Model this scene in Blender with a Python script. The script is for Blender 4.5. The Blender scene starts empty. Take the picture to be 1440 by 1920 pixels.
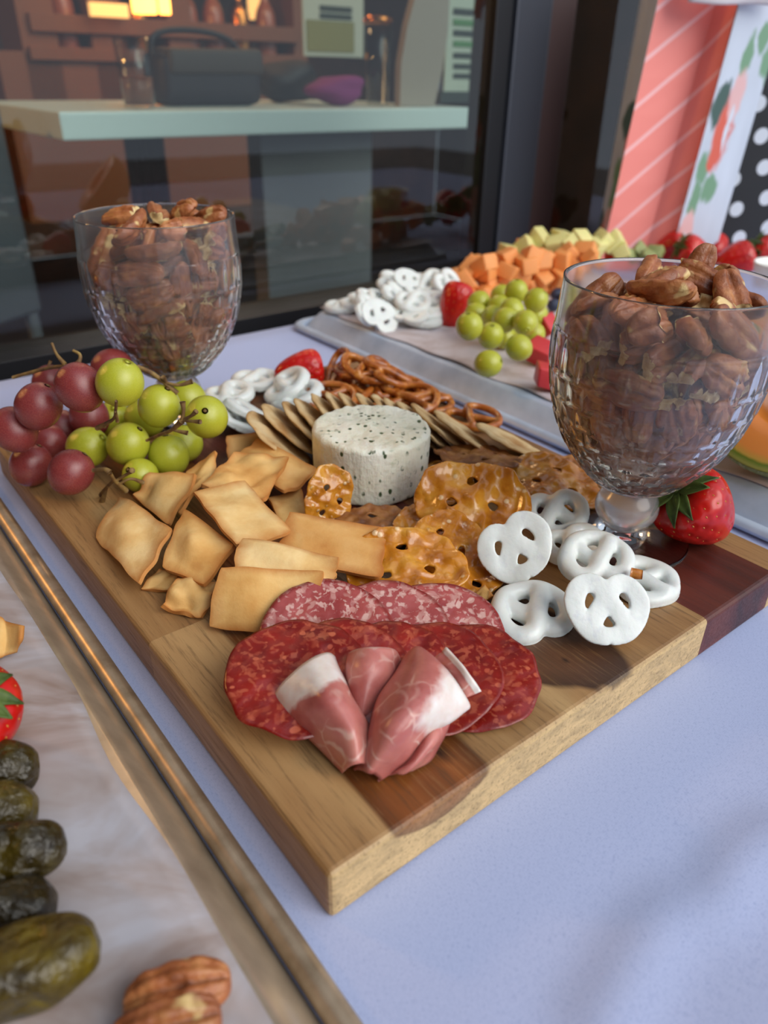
import bpy, bmesh, math, random
import numpy as np
from mathutils import Vector, Matrix

# ------------------------------------------------------------------ camera
F_PX, PITCH, CAM_H, ROLL = 1406.0, math.radians(30.22), 0.278, 0.0195
scene = bpy.context.scene
COL = scene.collection
cam_data = bpy.data.cameras.new('camera')
cam = bpy.data.objects.new('camera', cam_data)
COL.objects.link(cam)
cam_data.sensor_fit = 'VERTICAL'
cam_data.sensor_height = 36.0
cam_data.sensor_width = 27.0
cam_data.lens = F_PX / 1920.0 * 36.0
cam_data.clip_start = 0.01
cam.matrix_world = (Matrix.Translation((0, 0, CAM_H)) @ Matrix.Rotation(math.pi / 2 - PITCH, 4, 'X')
                    @ Matrix.Rotation(ROLL, 4, 'Z'))
cam_data.dof.use_dof = True
cam_data.dof.focus_distance = 0.40
cam_data.dof.aperture_fstop = 7.4
scene.camera = cam

# ------------------------------------------------------------------ sky, daylight, exposure
world = bpy.data.worlds.new('overcast_sky')
scene.world = world
world.use_nodes = True
bg = world.node_tree.nodes['Background']
bg.inputs['Color'].default_value = (0.72, 0.84, 1.0, 1)
bg.inputs['Strength'].default_value = 0.92
sun_d = bpy.data.lights.new('soft_daylight', 'SUN')
sun_d.energy = 2.55
sun_d.angle = math.radians(50)
sun_d.color = (1.0, 0.95, 0.88)
sun = bpy.data.objects.new('soft_daylight', sun_d)
COL.objects.link(sun)
sun.rotation_euler = Vector((-0.64, 0.46, -0.54)).to_track_quat('-Z', 'Y').to_euler()
scene.view_settings.view_transform = 'Standard'
scene.view_settings.look = 'None'
scene.view_settings.gamma = 1.0
scene.view_settings.use_curve_mapping = False
scene.view_settings.exposure = 0.0
scene.cycles.max_bounces = 12
scene.cycles.transmission_bounces = 10
scene.cycles.transparent_max_bounces = 16
scene.cycles.sample_clamp_indirect = 6.0

# ------------------------------------------------------------------ places: pixel rays, board grid
_s, _c = math.sin(PITCH), math.cos(PITCH)
YAW = math.radians(38.6)                      # board, trays, table and window share this direction
C0 = np.array([-0.0172, 0.1675, 0.0])         # near corner of the cutting board on the table
BV = np.array([math.cos(YAW), math.sin(YAW), 0.0])
AV = np.array([-math.sin(YAW), math.cos(YAW), 0.0])
T = 0.0275                                    # board thickness
EYE = np.array([0.0, 0.0, CAM_H])

def ray(u, v):
    x, y = (u - 720) / F_PX, (v - 960) / F_PX
    x, y = math.cos(ROLL) * x + math.sin(ROLL) * y, -math.sin(ROLL) * x + math.cos(ROLL) * y
    return np.array([x, _c - y * _s, -_s - y * _c])

def P(u, v, z=0.0):                           # point at height z seen at this pixel
    r = ray(u, v)
    return EYE + (z - CAM_H) / r[2] * r

def PD(u, v, d):                              # point at depth d
    return EYE + d * ray(u, v)

def PW(u, v, w):                              # point on the vertical plane w of the board grid
    r = ray(u, v)
    return EYE + (w - (EYE - C0) @ AV) / (r @ AV) * r

def G(u, w, z=0.0):                           # board grid to world
    return C0 + u * BV + w * AV + np.array([0, 0, z])

def loc(p):
    q = np.asarray(p) - C0
    return np.array([q @ BV, q @ AV, q[2]])

# ------------------------------------------------------------------ object helpers
def tag(o, label=None, cat=None, group=None, kind=None):
    if label: o['label'] = label
    if cat: o['category'] = cat
    if group: o['group'] = group
    if kind: o['kind'] = kind
    return o

def empty(name, location=(0, 0, 0), rz=0.0):
    o = bpy.data.objects.new(name, None)
    COL.objects.link(o)
    o.location = Vector(location)
    o.rotation_euler = (0, 0, rz)
    o.empty_display_size = 0.02
    return o

def make_mesh(name, verts, faces, mats=None, smooth=True, uv=None, midx=None):
    me = bpy.data.meshes.new(name)
    me.from_pydata([tuple(map(float, v)) for v in verts], [], [tuple(map(int, f)) for f in faces])
    if mats is not None:
        for m in (mats if isinstance(mats, (list, tuple)) else [mats]):
            me.materials.append(m)
    if midx is not None:
        me.polygons.foreach_set('material_index', np.asarray(midx, dtype=np.int32))
    if smooth:
        me.polygons.foreach_set('use_smooth', np.ones(len(me.polygons), dtype=bool))
    if uv is not None:
        lay = me.uv_layers.new(name='UVMap')
        vi = np.empty(len(me.loops), dtype=np.int32)
        me.loops.foreach_get('vertex_index', vi)
        lay.data.foreach_set('uv', np.asarray(uv, dtype=np.float32)[vi].ravel())
    me.update()
    return me

def put(name, me, parent=None, matrix=None):
    o = bpy.data.objects.new(name, me)
    COL.objects.link(o)
    if parent is not None: o.parent = parent
    if matrix is not None:
        if parent is None: o.matrix_world = matrix
        else: o.matrix_local = matrix
    return o

def obj(name, verts, faces, mat, parent=None, smooth=True, uv=None, midx=None, matrix=None):
    return put(name, make_mesh(name, verts, faces, mat, smooth, uv, midx), parent, matrix)

def recenter(V):                              # vertices in world space -> (local, base point)
    V = np.asarray(V, float)
    b = np.array([(V[:, 0].min() + V[:, 0].max()) / 2, (V[:, 1].min() + V[:, 1].max()) / 2, V[:, 2].min()])
    return V - b, b

def wobj(name, V, Fc, mat, parent=None, **k):  # mesh given in world space, origin moved to its base
    L, b = recenter(V)
    return obj(name, L, Fc, mat, parent, matrix=Matrix.Translation(Vector(b)), **k)

def frame(pos, normal, spin=0.0, scale=1.0):
    n = Vector(normal).normalized()
    ref = Vector((1, 0, 0)) if abs(n.x) < 0.95 else Vector((0, 1, 0))
    x = (ref - n * ref.dot(n)).normalized()
    y = n.cross(x)
    sx, sy, sz = (scale,) * 3 if np.isscalar(scale) else scale
    ca, sa = math.cos(spin), math.sin(spin)
    X, Y = (x * ca + y * sa) * sx, (y * ca - x * sa) * sy
    Z = n * sz
    return Matrix(((X.x, Y.x, Z.x, pos[0]), (X.y, Y.y, Z.y, pos[1]), (X.z, Y.z, Z.z, pos[2]), (0, 0, 0, 1)))

def tiltn(tilt, az):                          # az 0 = away from the viewer, 90 = right, 180 = to the viewer
    t, a = math.radians(tilt), math.radians(az)
    return (math.sin(t) * math.sin(a), math.sin(t) * math.cos(a), math.cos(t))

def waves(p, seed, freq, n=10):               # smooth pseudo-random field
    r = np.random.RandomState(seed)
    d = r.normal(size=(n, p.shape[-1])) * freq
    ph = r.uniform(0, 6.283, n)
    return np.sin(p @ d.T + ph).sum(-1) / math.sqrt(n)

def catmull(pts, sub):
    pts = np.asarray(pts, float)
    if len(pts) < 3:
        t = np.linspace(0, 1, sub + 1)[:, None]
        return pts[0] * (1 - t) + pts[-1] * t
    ext = np.vstack([2 * pts[0] - pts[1], pts, 2 * pts[-1] - pts[-2]])
    out = []
    for i in range(len(pts) - 1):
        a, b, c, d = ext[i:i + 4]
        for k in range(sub):
            t = k / sub
            out.append(0.5 * ((2 * b) + (-a + c) * t + (2 * a - 5 * b + 4 * c - d) * t * t + (-a + 3 * b - 3 * c + d) * t ** 3))
    out.append(pts[-1])
    return np.array(out)

def grid_faces(n, m, off=0, flip=False, wrap=False):
    f = []
    mm = m if wrap else m - 1
    for i in range(n - 1):
        for j in range(mm):
            a, b = off + i * m + j, off + i * m + (j + 1) % m
            c, d = off + (i + 1) * m + (j + 1) % m, off + (i + 1) * m + j
            f.append((a, d, c, b) if flip else (a, b, c, d))
    return f

def sheet(Gd, th, crisp=False):                            # closed thin solid around a surface grid
    n, m, _ = Gd.shape
    N = np.cross(np.gradient(Gd, axis=0), np.gradient(Gd, axis=1))
    N /= np.linalg.norm(N, axis=2, keepdims=True) + 1e-12
    if N[..., 2].mean() < 0: N = -N; flip = True
    else: flip = False
    th = np.asarray(th)
    th = th[..., None] if th.ndim == 2 else th
    V = np.vstack([(Gd + N * th / 2).reshape(-1, 3), (Gd - N * th / 2).reshape(-1, 3)])
    f = grid_faces(n, m, 0, flip) + grid_faces(n, m, n * m, not flip)
    o = n * m
    br = [(0, j) for j in range(m)] + [(i, m - 1) for i in range(1, n)] + [(n - 1, j) for j in range(m - 2, -1, -1)] + [(i, 0) for i in range(n - 2, 0, -1)]
    br = [i * m + j for i, j in br]
    uu, vv = np.meshgrid(np.linspace(0, 1, n), np.linspace(0, 1, m), indexing='ij')
    uv = np.stack([uu, vv], -1).reshape(-1, 2)
    uv = np.vstack([uv, uv])
    if crisp:                                 # own vertices for the rim: sharp edges
        L = len(br)
        V = np.vstack([V, V[br], V[[q + o for q in br]]])
        uv = np.vstack([uv, uv[br], uv[br]])
        for k in range(L):
            a, b = 2 * o + k, 2 * o + (k + 1) % L
            f.append((b, a, a + L, b + L) if not flip else (a, b, b + L, a + L))
        return V, f, uv
    for k in range(len(br)):
        a, b = br[k], br[(k + 1) % len(br)]
        f.append((b, a, a + o, b + o) if not flip else (a, b, b + o, a + o))
    return V, f, uv

def patch(ctrl, sub=8):                       # smooth surface through a grid of control points
    ctrl = np.asarray(ctrl, float)
    rows = np.array([catmull(r, sub) for r in ctrl])
    return np.stack([catmull(rows[:, j], sub) for j in range(rows.shape[1])], 1)

def tube(pts, rad, seg=8, sub=4, cap=True):
    pts = np.asarray(pts, float)
    rad = np.broadcast_to(np.asarray(rad, float), (len(pts),))
    c = catmull(pts, sub)
    r = np.interp(np.linspace(0, 1, len(c)), np.linspace(0, 1, len(pts)), rad)
    t = np.gradient(c, axis=0)
    t /= np.linalg.norm(t, axis=1, keepdims=True) + 1e-12
    up = np.array([0, 0, 1.0])
    V = []
    x = np.cross(t[0], up)
    if np.linalg.norm(x) < 1e-3: x = np.array([1.0, 0, 0])
    for i in range(len(c)):
        x = x - t[i] * (x @ t[i]); x /= np.linalg.norm(x) + 1e-12
        y = np.cross(t[i], x)
        for k in range(seg):
            a = 2 * math.pi * k / seg
            V.append(c[i] + r[i] * (math.cos(a) * x + math.sin(a) * y))
    f = grid_faces(len(c), seg, 0, False, True)
    if cap:
        f.append(tuple(range(seg)))
        f.append(tuple(range(len(c) * seg - 1, (len(c) - 1) * seg - 1, -1)))
    return np.array(V), f

def lathe(prof, seg, disp=None, close=False):
    prof = np.asarray(prof, float)
    a = np.linspace(0, 2 * math.pi, seg, endpoint=False)
    r = np.repeat(prof[:, :1], seg, 1)
    z = np.repeat(prof[:, 1:2], seg, 1)
    if disp is not None: r = r + disp(prof[:, 0][:, None], prof[:, 1][:, None], a[None])
    V = np.stack([r * np.cos(a), r * np.sin(a), z], -1).reshape(-1, 3)
    f = grid_faces(len(prof), seg, 0, False, True)
    if close: f += grid_faces(2, seg, 0)[:0]
    return V, f

def merge(parts):
    V, Fc, o = [], [], 0
    for v, f in parts:
        V.append(np.asarray(v, float)); Fc += [tuple(i + o for i in q) for q in f]; o += len(v)
    return np.vstack(V), Fc

def box(x0, x1, y0, y1, z0, z1):
    V = np.array([(x0, y0, z0), (x1, y0, z0), (x1, y1, z0), (x0, y1, z0), (x0, y0, z1), (x1, y0, z1), (x1, y1, z1), (x0, y1, z1)], float)
    return V, [(0, 3, 2, 1), (4, 5, 6, 7), (0, 1, 5, 4), (1, 2, 6, 5), (2, 3, 7, 6), (3, 0, 4, 7)]

def bevel_box(x0, x1, y0, y1, z0, z1, b=0.002, seg=2):
    bm = bmesh.new()
    V, f = box(x0, x1, y0, y1, z0, z1)
    vs = [bm.verts.new(v) for v in V]
    for q in f: bm.faces.new([vs[i] for i in q])
    bmesh.ops.bevel(bm, geom=list(bm.edges), offset=b, segments=seg, affect='EDGES', profile=0.6)
    bm.verts.index_update()
    V = np.array([v.co[:] for v in bm.verts]); f = [tuple(v.index for v in q.verts) for q in bm.faces]
    bm.free()
    return V, f

def grid_box(name, mat, parent=None, b=0.003, u=(0, 1), w=(0, 1), z=(0, 1), smooth=False):
    """box in board-grid coordinates, origin at its base centre, turned with the grid"""
    cx, cy = (u[0] + u[1]) / 2, (w[0] + w[1]) / 2
    V, f = bevel_box(u[0] - cx, u[1] - cx, w[0] - cy, w[1] - cy, 0, z[1] - z[0], b)
    M = Matrix.Translation(Vector(G(cx, cy, z[0]))) @ Matrix.Rotation(YAW, 4, 'Z')
    o = obj(name, V, f, mat, None, smooth, matrix=M)
    if parent is not None:
        o.parent = parent
        o.matrix_parent_inverse = parent.matrix_basis.inverted()
    return o

def evaluated(me, mods):                      # run modifiers on a mesh and return the resulting mesh
    o = bpy.data.objects.new('work', me)
    COL.objects.link(o)
    for kind, kw in mods:
        m = o.modifiers.new(kind, kind)
        for k, v in kw.items(): setattr(m, k, v)
    dg = bpy.context.evaluated_depsgraph_get()
    out = bpy.data.meshes.new_from_object(o.evaluated_get(dg))
    bpy.data.objects.remove(o)
    return out

def remeshed(parts, voxel, smooth=4, factor=0.5):
    V, f = merge(parts)
    me = make_mesh('work', V, f)
    mods = [('REMESH', dict(mode='VOXEL', voxel_size=voxel))]
    if smooth: mods.append(('SMOOTH', dict(factor=factor, iterations=smooth)))
    out = evaluated(me, mods)
    V = np.array([v.co[:] for v in out.vertices]); f = [tuple(p.vertices) for p in out.polygons]
    bpy.data.meshes.remove(out)
    return V, f

# ------------------------------------------------------------------ material helpers
def C(r, g, b):                               # sRGB 0-255 to linear
    q = [x / 255 for x in (r, g, b)]
    return tuple(x / 12.92 if x <= 0.04045 else ((x + 0.055) / 1.055) ** 2.4 for x in q) + (1.0,)

class Mat:
    def __init__(self, name, color=(0.8, 0.8, 0.8, 1), rough=0.5, **kw):
        self.m = bpy.data.materials.new(name)
        self.m.use_nodes = True
        self.nt = self.m.node_tree
        self.b = self.nt.nodes['Principled BSDF']
        self.b.inputs['Base Color'].default_value = color
        self.b.inputs['Roughness'].default_value = rough
        for k, v in kw.items(): self.b.inputs[k.replace('_', ' ')].default_value = v
        self.tc = None
    def node(self, t, **props):
        n = self.nt.nodes.new(t)
        for k, v in props.items(): setattr(n, k, v)
        return n
    def link(self, a, b): self.nt.links.new(a, b)
    def coord(self, kind='Object'):
        if self.tc is None: self.tc = self.node('ShaderNodeTexCoord')
        return self.tc.outputs[kind]
    def map(self, scale=(1, 1, 1), rot=(0, 0, 0), loc=(0, 0, 0), kind='Object'):
        n = self.node('ShaderNodeMapping')
        n.inputs['Scale'].default_value = scale; n.inputs['Rotation'].default_value = rot; n.inputs['Location'].default_value = loc
        self.link(self.coord(kind), n.inputs['Vector'])
        return n.outputs[0]
    def vary(self, vec, amount=50.0):         # shift a pattern by a per-object random amount
        oi = self.node('ShaderNodeObjectInfo')
        m = self.node('ShaderNodeMath', operation='MULTIPLY'); m.inputs[1].default_value = amount
        self.link(oi.outputs['Random'], m.inputs[0])
        a = self.node('ShaderNodeVectorMath', operation='ADD')
        self.link(vec, a.inputs[0]); self.link(m.outputs[0], a.inputs[1])
        return a.outputs[0]
    def rnd(self): return self.node('ShaderNodeObjectInfo').outputs['Random']
    def noise(self, vec, scale, detail=3.0, rough=0.55, dist=0.0):
        n = self.node('ShaderNodeTexNoise')
        n.inputs['Scale'].default_value = scale; n.inputs['Detail'].default_value = detail
        n.inputs['Roughness'].default_value = rough; n.inputs['Distortion'].default_value = dist
        self.link(vec, n.inputs['Vector'])
        return n.outputs['Fac']
    def voronoi(self, vec, scale, out='Distance', feature='F1', rand=1.0):
        n = self.node('ShaderNodeTexVoronoi', feature=feature)
        n.inputs['Scale'].default_value = scale; n.inputs['Randomness'].default_value = rand
        self.link(vec, n.inputs['Vector'])
        return n.outputs[out]
    def ramp(self, fac, stops, interp='LINEAR'):
        n = self.node('ShaderNodeValToRGB')
        cr = n.color_ramp; cr.interpolation = interp
        while len(cr.elements) < len(stops): cr.elements.new(0.5)
        for e, (p, c) in zip(cr.elements, stops):
            e.position = p
            e.color = (c, c, c, 1) if np.isscalar(c) else c
        self.link(fac, n.inputs[0])
        return n.outputs[0]
    def mix(self, fac, a, b, mode='MIX'):
        n = self.node('ShaderNodeMix', data_type='RGBA', blend_type=mode)
        for s, x in ((0, fac), (6, a), (7, b)):
            if isinstance(x, (int, float)): n.inputs[s].default_value = x
            elif isinstance(x, tuple): n.inputs[s].default_value = x
            else: self.link(x, n.inputs[s])
        return n.outputs[2]
    def math(self, op, a, b=None, c=None, clamp=False):
        n = self.node('ShaderNodeMath', operation=op, use_clamp=clamp)
        for i, x in enumerate((a, b, c)):
            if x is None: continue
            if isinstance(x, (int, float)): n.inputs[i].default_value = x
            else: self.link(x, n.inputs[i])
        return n.outputs[0]
    def sep(self, vec):
        n = self.node('ShaderNodeSeparateXYZ'); self.link(vec, n.inputs[0]); return n.outputs
    def color(self, c): self.link(c, self.b.inputs['Base Color']); return self
    def rough(self, r): self.link(r, self.b.inputs['Roughness']); return self
    def bump(self, h, strength=0.3, dist=0.001, prev=None):
        n = self.node('ShaderNodeBump')
        n.inputs['Strength'].default_value = strength; n.inputs['Distance'].default_value = dist
        self.link(h, n.inputs['Height'])
        if prev is not None: self.link(prev, n.inputs['Normal'])
        self.link(n.outputs[0], self.b.inputs['Normal'])
        return n.outputs[0]
# ------------------------------------------------------------------ materials of the place
M = {}
def simple(name, col, rough=0.5, **k):
    M[name] = Mat(name, col, rough, **k).m
    return M[name]

m = Mat('white_tablecloth', C(184, 192, 228), 0.85, Sheen_Weight=0.1)
v = m.map()
thread = m.math('ADD', m.noise(m.map((2600, 500, 900)), 1.0, 2), m.noise(m.map((500, 2600, 900)), 1.0, 2))
m.color(m.mix(m.ramp(thread, [(0.75, 0.0), (1.25, 1.0)]), C(156, 168, 208), C(174, 185, 221)))
m.bump(thread, 0.2, 0.0003)
M['cloth'] = m.m

def wood(name, dark, mid, light, seed, patches=(), knots=(), grain=1.0, rough=0.42, endgrain=None):
    """plank wood; local Y runs along the grain. patches: (x, y, rx, ry, colour, rot) heartwood zones in metres"""
    m = Mat(name, mid, rough)
    v = m.map((1, 1, 1), (0, 0, 0), (seed * 1.7, seed * 0.9, seed))
    warp = m.noise(m.map((9, 2.0, 9), (0, 0, 0), (seed, seed, 0)), 1.0, 3)
    fine = m.noise(m.map((520, 26, 520), (0, 0, 0), (seed, 0, 0)), 1.0, 4, 0.75)
    wv = m.map((26, 3.0, 26), (0, 0, 0), (seed * 3, seed, 0))
    band = m.noise(wv, 1.0, 3, 0.5, 1.2)
    col = m.ramp(band, [(0.28, dark), (0.5, mid), (0.72, light)])
    o = m.sep(m.coord('Object'))
    heart = m.math('ADD', 0.0, 0.0)
    for (px, py, rx, ry, rz, pc, rot, wa) in patches:
        ca, sa = math.cos(rot), math.sin(rot)
        dx, dy = m.math('SUBTRACT', o[0], px), m.math('SUBTRACT', o[1], py)
        ez = m.math('DIVIDE', m.math('SUBTRACT', o[2], T), rz)
        ex = m.math('ADD', m.math('MULTIPLY', dx, ca / rx), m.math('MULTIPLY', dy, sa / rx))
        ey = m.math('SUBTRACT', m.math('MULTIPLY', dy, ca / ry), m.math('MULTIPLY', dx, sa / ry))
        d = m.math('ADD', m.math('ADD', m.math('MULTIPLY', ex, ex), m.math('MULTIPLY', ey, ey)), m.math('MULTIPLY', ez, ez))
        d = m.math('SQRT', d)
        d = m.math('ADD', d, m.math('MULTIPLY', m.math('SUBTRACT', warp, 0.5), wa))
        d = m.math('ADD', d, m.math('MULTIPLY', m.math('SUBTRACT', band, 0.5), 0.35))
        inner = m.mix(m.ramp(band, [(0.3, 0.0), (0.7, 1.0)]), tuple(x * 0.55 for x in pc[:3]) + (1,), pc)
        edge = tuple(x * 0.22 for x in pc[:3]) + (1,)
        pcol = m.mix(m.ramp(d, [(0.6, 0.0), (0.95, 0.8)]), inner, edge)
        hz = m.ramp(d, [(0.90, 1.0), (1.04, 0.0)])
        heart = m.math('MAXIMUM', heart, hz)
        col = m.mix(hz, col, pcol)
    for (kx, ky, kr) in knots:
        dx, dy = m.math('SUBTRACT', o[0], kx), m.math('MULTIPLY', m.math('SUBTRACT', o[1], ky), 0.6)
        d = m.math('SQRT', m.math('ADD', m.math('MULTIPLY', dx, dx), m.math('MULTIPLY', dy, dy)))
        d = m.math('ADD', d, m.math('MULTIPLY', m.math('SUBTRACT', fine, 0.5), kr))
        col = m.mix(m.ramp(m.math('DIVIDE', d, kr * 2), [(0.1, 0.9), (0.55, 0.0)]), col, C(38, 20, 12))
    if endgrain is not None:                  # pale raw end grain on the sawn ends
        nrm = m.sep(m.coord('Normal'))
        face = m.ramp(m.math('ABSOLUTE', nrm[1]), [(0.55, 0.0), (0.85, 1.0)])
        eg = m.ramp(m.noise(m.map((70, 70, 160), (0, 0, 0), (seed, seed, seed)), 1.0, 5, 0.65, 0.8), [(0.3, tuple(x * 0.62 for x in endgrain[:3]) + (1,)), (0.55, endgrain), (0.8, tuple(min(1, x * 1.25) for x in endgrain[:3]) + (1,))])
        col = m.mix(m.math('MULTIPLY', face, m.math('SUBTRACT', 1.0, m.math('MULTIPLY', heart, 0.75))), col, eg)
    pores = m.ramp(fine, [(0.33, 1.0), (0.47, 0.0)])
    col = m.mix(m.math('MULTIPLY', pores, 0.55 * grain), col, tuple(x * 0.35 for x in dark[:3]) + (1,))
    col = m.mix(m.math('MULTIPLY', m.ramp(fine, [(0.55, 0.0), (0.8, 1.0)]), 0.35), col, light)
    m.color(col)
    m.rough(m.ramp(fine, [(0.3, rough + 0.2), (0.7, rough - 0.05)]))
    m.bump(fine, 0.25, 0.0006)
    return m.m

TAN = (C(128, 92, 55), C(158, 120, 76), C(184, 148, 100))
BRN = (C(62, 32, 14), C(104, 58, 24), C(140, 84, 38))
MAH = (C(48, 18, 12), C(82, 34, 24), C(104, 48, 32))

m = Mat('sheet_pan_metal', C(150, 148, 146), 0.34, Metallic=1.0)
v = m.map()
n1 = m.noise(v, 35, 5)
m.color(m.ramp(n1, [(0.3, C(118, 112, 104)), (0.7, C(172, 170, 168))]))
m.rough(m.ramp(m.noise(v, 90, 4), [(0.3, 0.28), (0.7, 0.46)]))
m.bump(m.noise(m.map((600, 60, 600)), 1.0, 2), 0.06, 0.0005)
M['metal'] = m.m
m = Mat('aluminium_pan', C(206, 212, 220), 0.45, Metallic=0.12)
v = m.map()
m.color(m.ramp(m.noise(v, 30, 5), [(0.3, C(166, 182, 204)), (0.7, C(196, 210, 230))]))
M['alu'] = m.m
m = Mat('pan_rim_patina', C(170, 154, 132), 0.3, Metallic=0.6)
v = m.map()
m.color(m.ramp(m.noise(v, 45, 5), [(0.3, C(172, 154, 132)), (0.7, C(206, 188, 164))]))
M['rim'] = m.m
m = Mat('pan_bead_metal', C(196, 176, 150), 0.40, Metallic=0.75)
m.color(m.ramp(m.noise(m.map(), 60, 5), [(0.3, C(160, 142, 118)), (0.7, C(206, 188, 164))]))
M['bead'] = m.m

m = Mat('baking_parchment', C(206, 198, 200), 0.62, Specular_IOR_Level=0.35)
v = m.map()
m.color(m.ramp(m.noise(v, 14, 4, 0.6, 0.6), [(0.32, C(176, 160, 156)), (0.5, C(204, 196, 200)), (0.7, C(214, 212, 222))]))
m.bump(m.noise(v, 120, 4), 0.25, 0.0008)
M['parchment'] = m.m
m = Mat('greasy_parchment', C(170, 160, 160), 0.5, Specular_IOR_Level=0.4)
v = m.map()
m.color(m.ramp(m.noise(m.map((1, 1.9, 1), (0, 0, 0.9)), 13, 4, 0.6, 0.7), [(0.32, C(142, 122, 112)), (0.47, C(168, 156, 154)), (0.66, C(186, 184, 192))]))
m.bump(m.noise(v, 100, 4), 0.3, 0.0008)
M['parchment2'] = m.m

simple('dark_frame', C(26, 28, 33), 0.4, Metallic=0.3)
simple('blue_frame', C(58, 62, 72), 0.42, Metallic=0.3)
simple('brown_frame', C(62, 44, 44), 0.55)
simple('black_plastic', C(18, 16, 20), 0.6)
simple('chalk_black', C(26, 27, 30), 0.75)
m = Mat('paving', C(96, 94, 92), 0.9)
m.color(m.ramp(m.noise(m.map(), 6, 5), [(0.3, C(70, 68, 66)), (0.7, C(112, 110, 108))]))
M['paving'] = m.m
m = Mat('dark_brick', C(70, 52, 46), 0.85)
m.color(m.ramp(m.noise(m.map(), 5, 5), [(0.3, C(48, 38, 34)), (0.7, C(78, 60, 52))]))
M['facade'] = m.m
m = Mat('restaurant_wall', C(70, 44, 34), 0.8)
m.color(m.ramp(m.noise(m.map(), 3, 3), [(0.3, C(50, 30, 24)), (0.7, C(84, 54, 40))]))
M['inwall'] = m.m
simple('restaurant_floor', C(44, 42, 44), 0.6)

def pane_material(name, tint):
    mt = bpy.data.materials.new(name)
    mt.use_nodes = True
    nt = mt.node_tree
    nt.nodes.clear()
    out = nt.nodes.new('ShaderNodeOutputMaterial')
    mx = nt.nodes.new('ShaderNodeMixShader')
    tr = nt.nodes.new('ShaderNodeBsdfTransparent'); tr.inputs[0].default_value = tint
    gl = nt.nodes.new('ShaderNodeBsdfGlossy'); gl.inputs['Roughness'].default_value = 0.0
    fr = nt.nodes.new('ShaderNodeFresnel'); fr.inputs[0].default_value = 1.72
    ge = nt.nodes.new('ShaderNodeNewGeometry')      # the rear face of the sheet adds no second mirror image
    sb = nt.nodes.new('ShaderNodeMath'); sb.operation = 'SUBTRACT'; sb.inputs[0].default_value = 1.0
    nt.links.new(ge.outputs['Backfacing'], sb.inputs[1])
    mu = nt.nodes.new('ShaderNodeMath'); mu.operation = 'MULTIPLY'
    nt.links.new(fr.outputs[0], mu.inputs[0]); nt.links.new(sb.outputs[0], mu.inputs[1])
    nt.links.new(mu.outputs[0], mx.inputs[0]); nt.links.new(tr.outputs[0], mx.inputs[1]); nt.links.new(gl.outputs[0], mx.inputs[2])
    nt.links.new(mx.outputs[0], out.inputs[0])
    return mt
M['pane'] = pane_material('window_glass', (0.86, 0.9, 0.88, 1))
M['thin_glass'] = pane_material('drinking_glass', (0.9, 0.92, 0.92, 1))

def emitter(name, col, strength):
    mt = Mat(name, col, 0.5)
    mt.b.inputs['Emission Color'].default_value = col
    mt.b.inputs['Emission Strength'].default_value = strength
    return mt.m
M['lamp'] = emitter('warm_lamp', (1.0, 0.36, 0.06, 1), 9.0)
M['lamp_soft'] = emitter('warm_shelf_lamp', (1.0, 0.5, 0.16, 1), 1.6)

# ------------------------------------------------------------------ the setting
def structure(o, label, cat=None):
    o['kind'] = 'structure'
    o['label'] = label
    if cat: o['category'] = cat
    return o

WIN = 0.765                                    # window plane of the grid, just behind the table
structure(grid_box('floor', M['paving'], u=(-7, 9), w=(-9, WIN - 0.03), z=(-0.80, -0.75)), 'grey pavement under the buffet table', 'floor')
structure(grid_box('floor_interior', M['restaurant_floor'], u=(-3, 4.5), w=(WIN - 0.03, 5.0), z=(-0.80, -0.75)), 'dark floor inside the restaurant', 'floor')
structure(grid_box('ceiling', M['inwall'], u=(-3, 4.5), w=(WIN + 0.06, 5.0), z=(2.3, 2.35)), 'dark ceiling inside the restaurant', 'ceiling')
structure(grid_box('wall_back', M['inwall'], u=(-3, 4.5), w=(5.0, 5.1), z=(-0.75, 2.3)), 'dim brown rear wall of the restaurant', 'wall')
structure(grid_box('wall_left', M['inwall'], u=(-3.1, -3.0), w=(WIN + 0.06, 5.0), z=(-0.75, 2.3)), 'dark left wall inside the restaurant', 'wall')
structure(grid_box('wall_right', M['inwall'], u=(4.5, 4.6), w=(WIN + 0.06, 5.0), z=(-0.75, 2.3)), 'dark right wall inside the restaurant', 'wall')
structure(grid_box('wall_front', M['dark_frame'], u=(-3.1, 4.6), w=(WIN - 0.03, WIN + 0.06), z=(-0.75, -0.035)), 'black wall panel below the shop window', 'wall')
structure(grid_box('wall_above', M['facade'], u=(-3.1, 4.6), w=(WIN - 0.03, WIN + 0.06), z=(2.2, 4.2)), 'dark facade above the shop window', 'wall')
structure(grid_box('wall_sky_blocker', M['facade'], u=(-1.35, -1.15), w=(-2.2, WIN - 0.03), z=(-0.75, 3.4)), 'added unseen dark wall on the left that blocks sky light', 'wall')  # unseen wall, added to cut the sky light coming from the left
uL = loc(PW(940, 235, WIN))[0]
uR = loc(PW(1003, 235, WIN))[0]
uB = loc(PW(1050, 235, WIN))[0]
def window(name, u0, u1, label):
    r = empty(name, G((u0 + u1) / 2, WIN, -0.035), YAW)
    structure(r, label, 'window')
    for nm, u, w, z, mt in (('pane', (u0, u1), (WIN, WIN + 0.006), (-0.005, 2.2), 'pane'),
                            ('bottom_rail', (u0, u1), (WIN - 0.03, WIN + 0.04), (-0.035, 0.0), 'dark_frame')):
        grid_box(nm, M[mt], r, 0.001, u, w, z)
    return r
window('window_1', -3.0, uL - 0.035, 'large dark shop window behind the table reflecting the food')
window('window_2', uB, 3.2, 'narrow dark window beside the brown jamb')
fr = empty('trim_1', G((uL + uB) / 2, WIN, -0.035), YAW)
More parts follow.
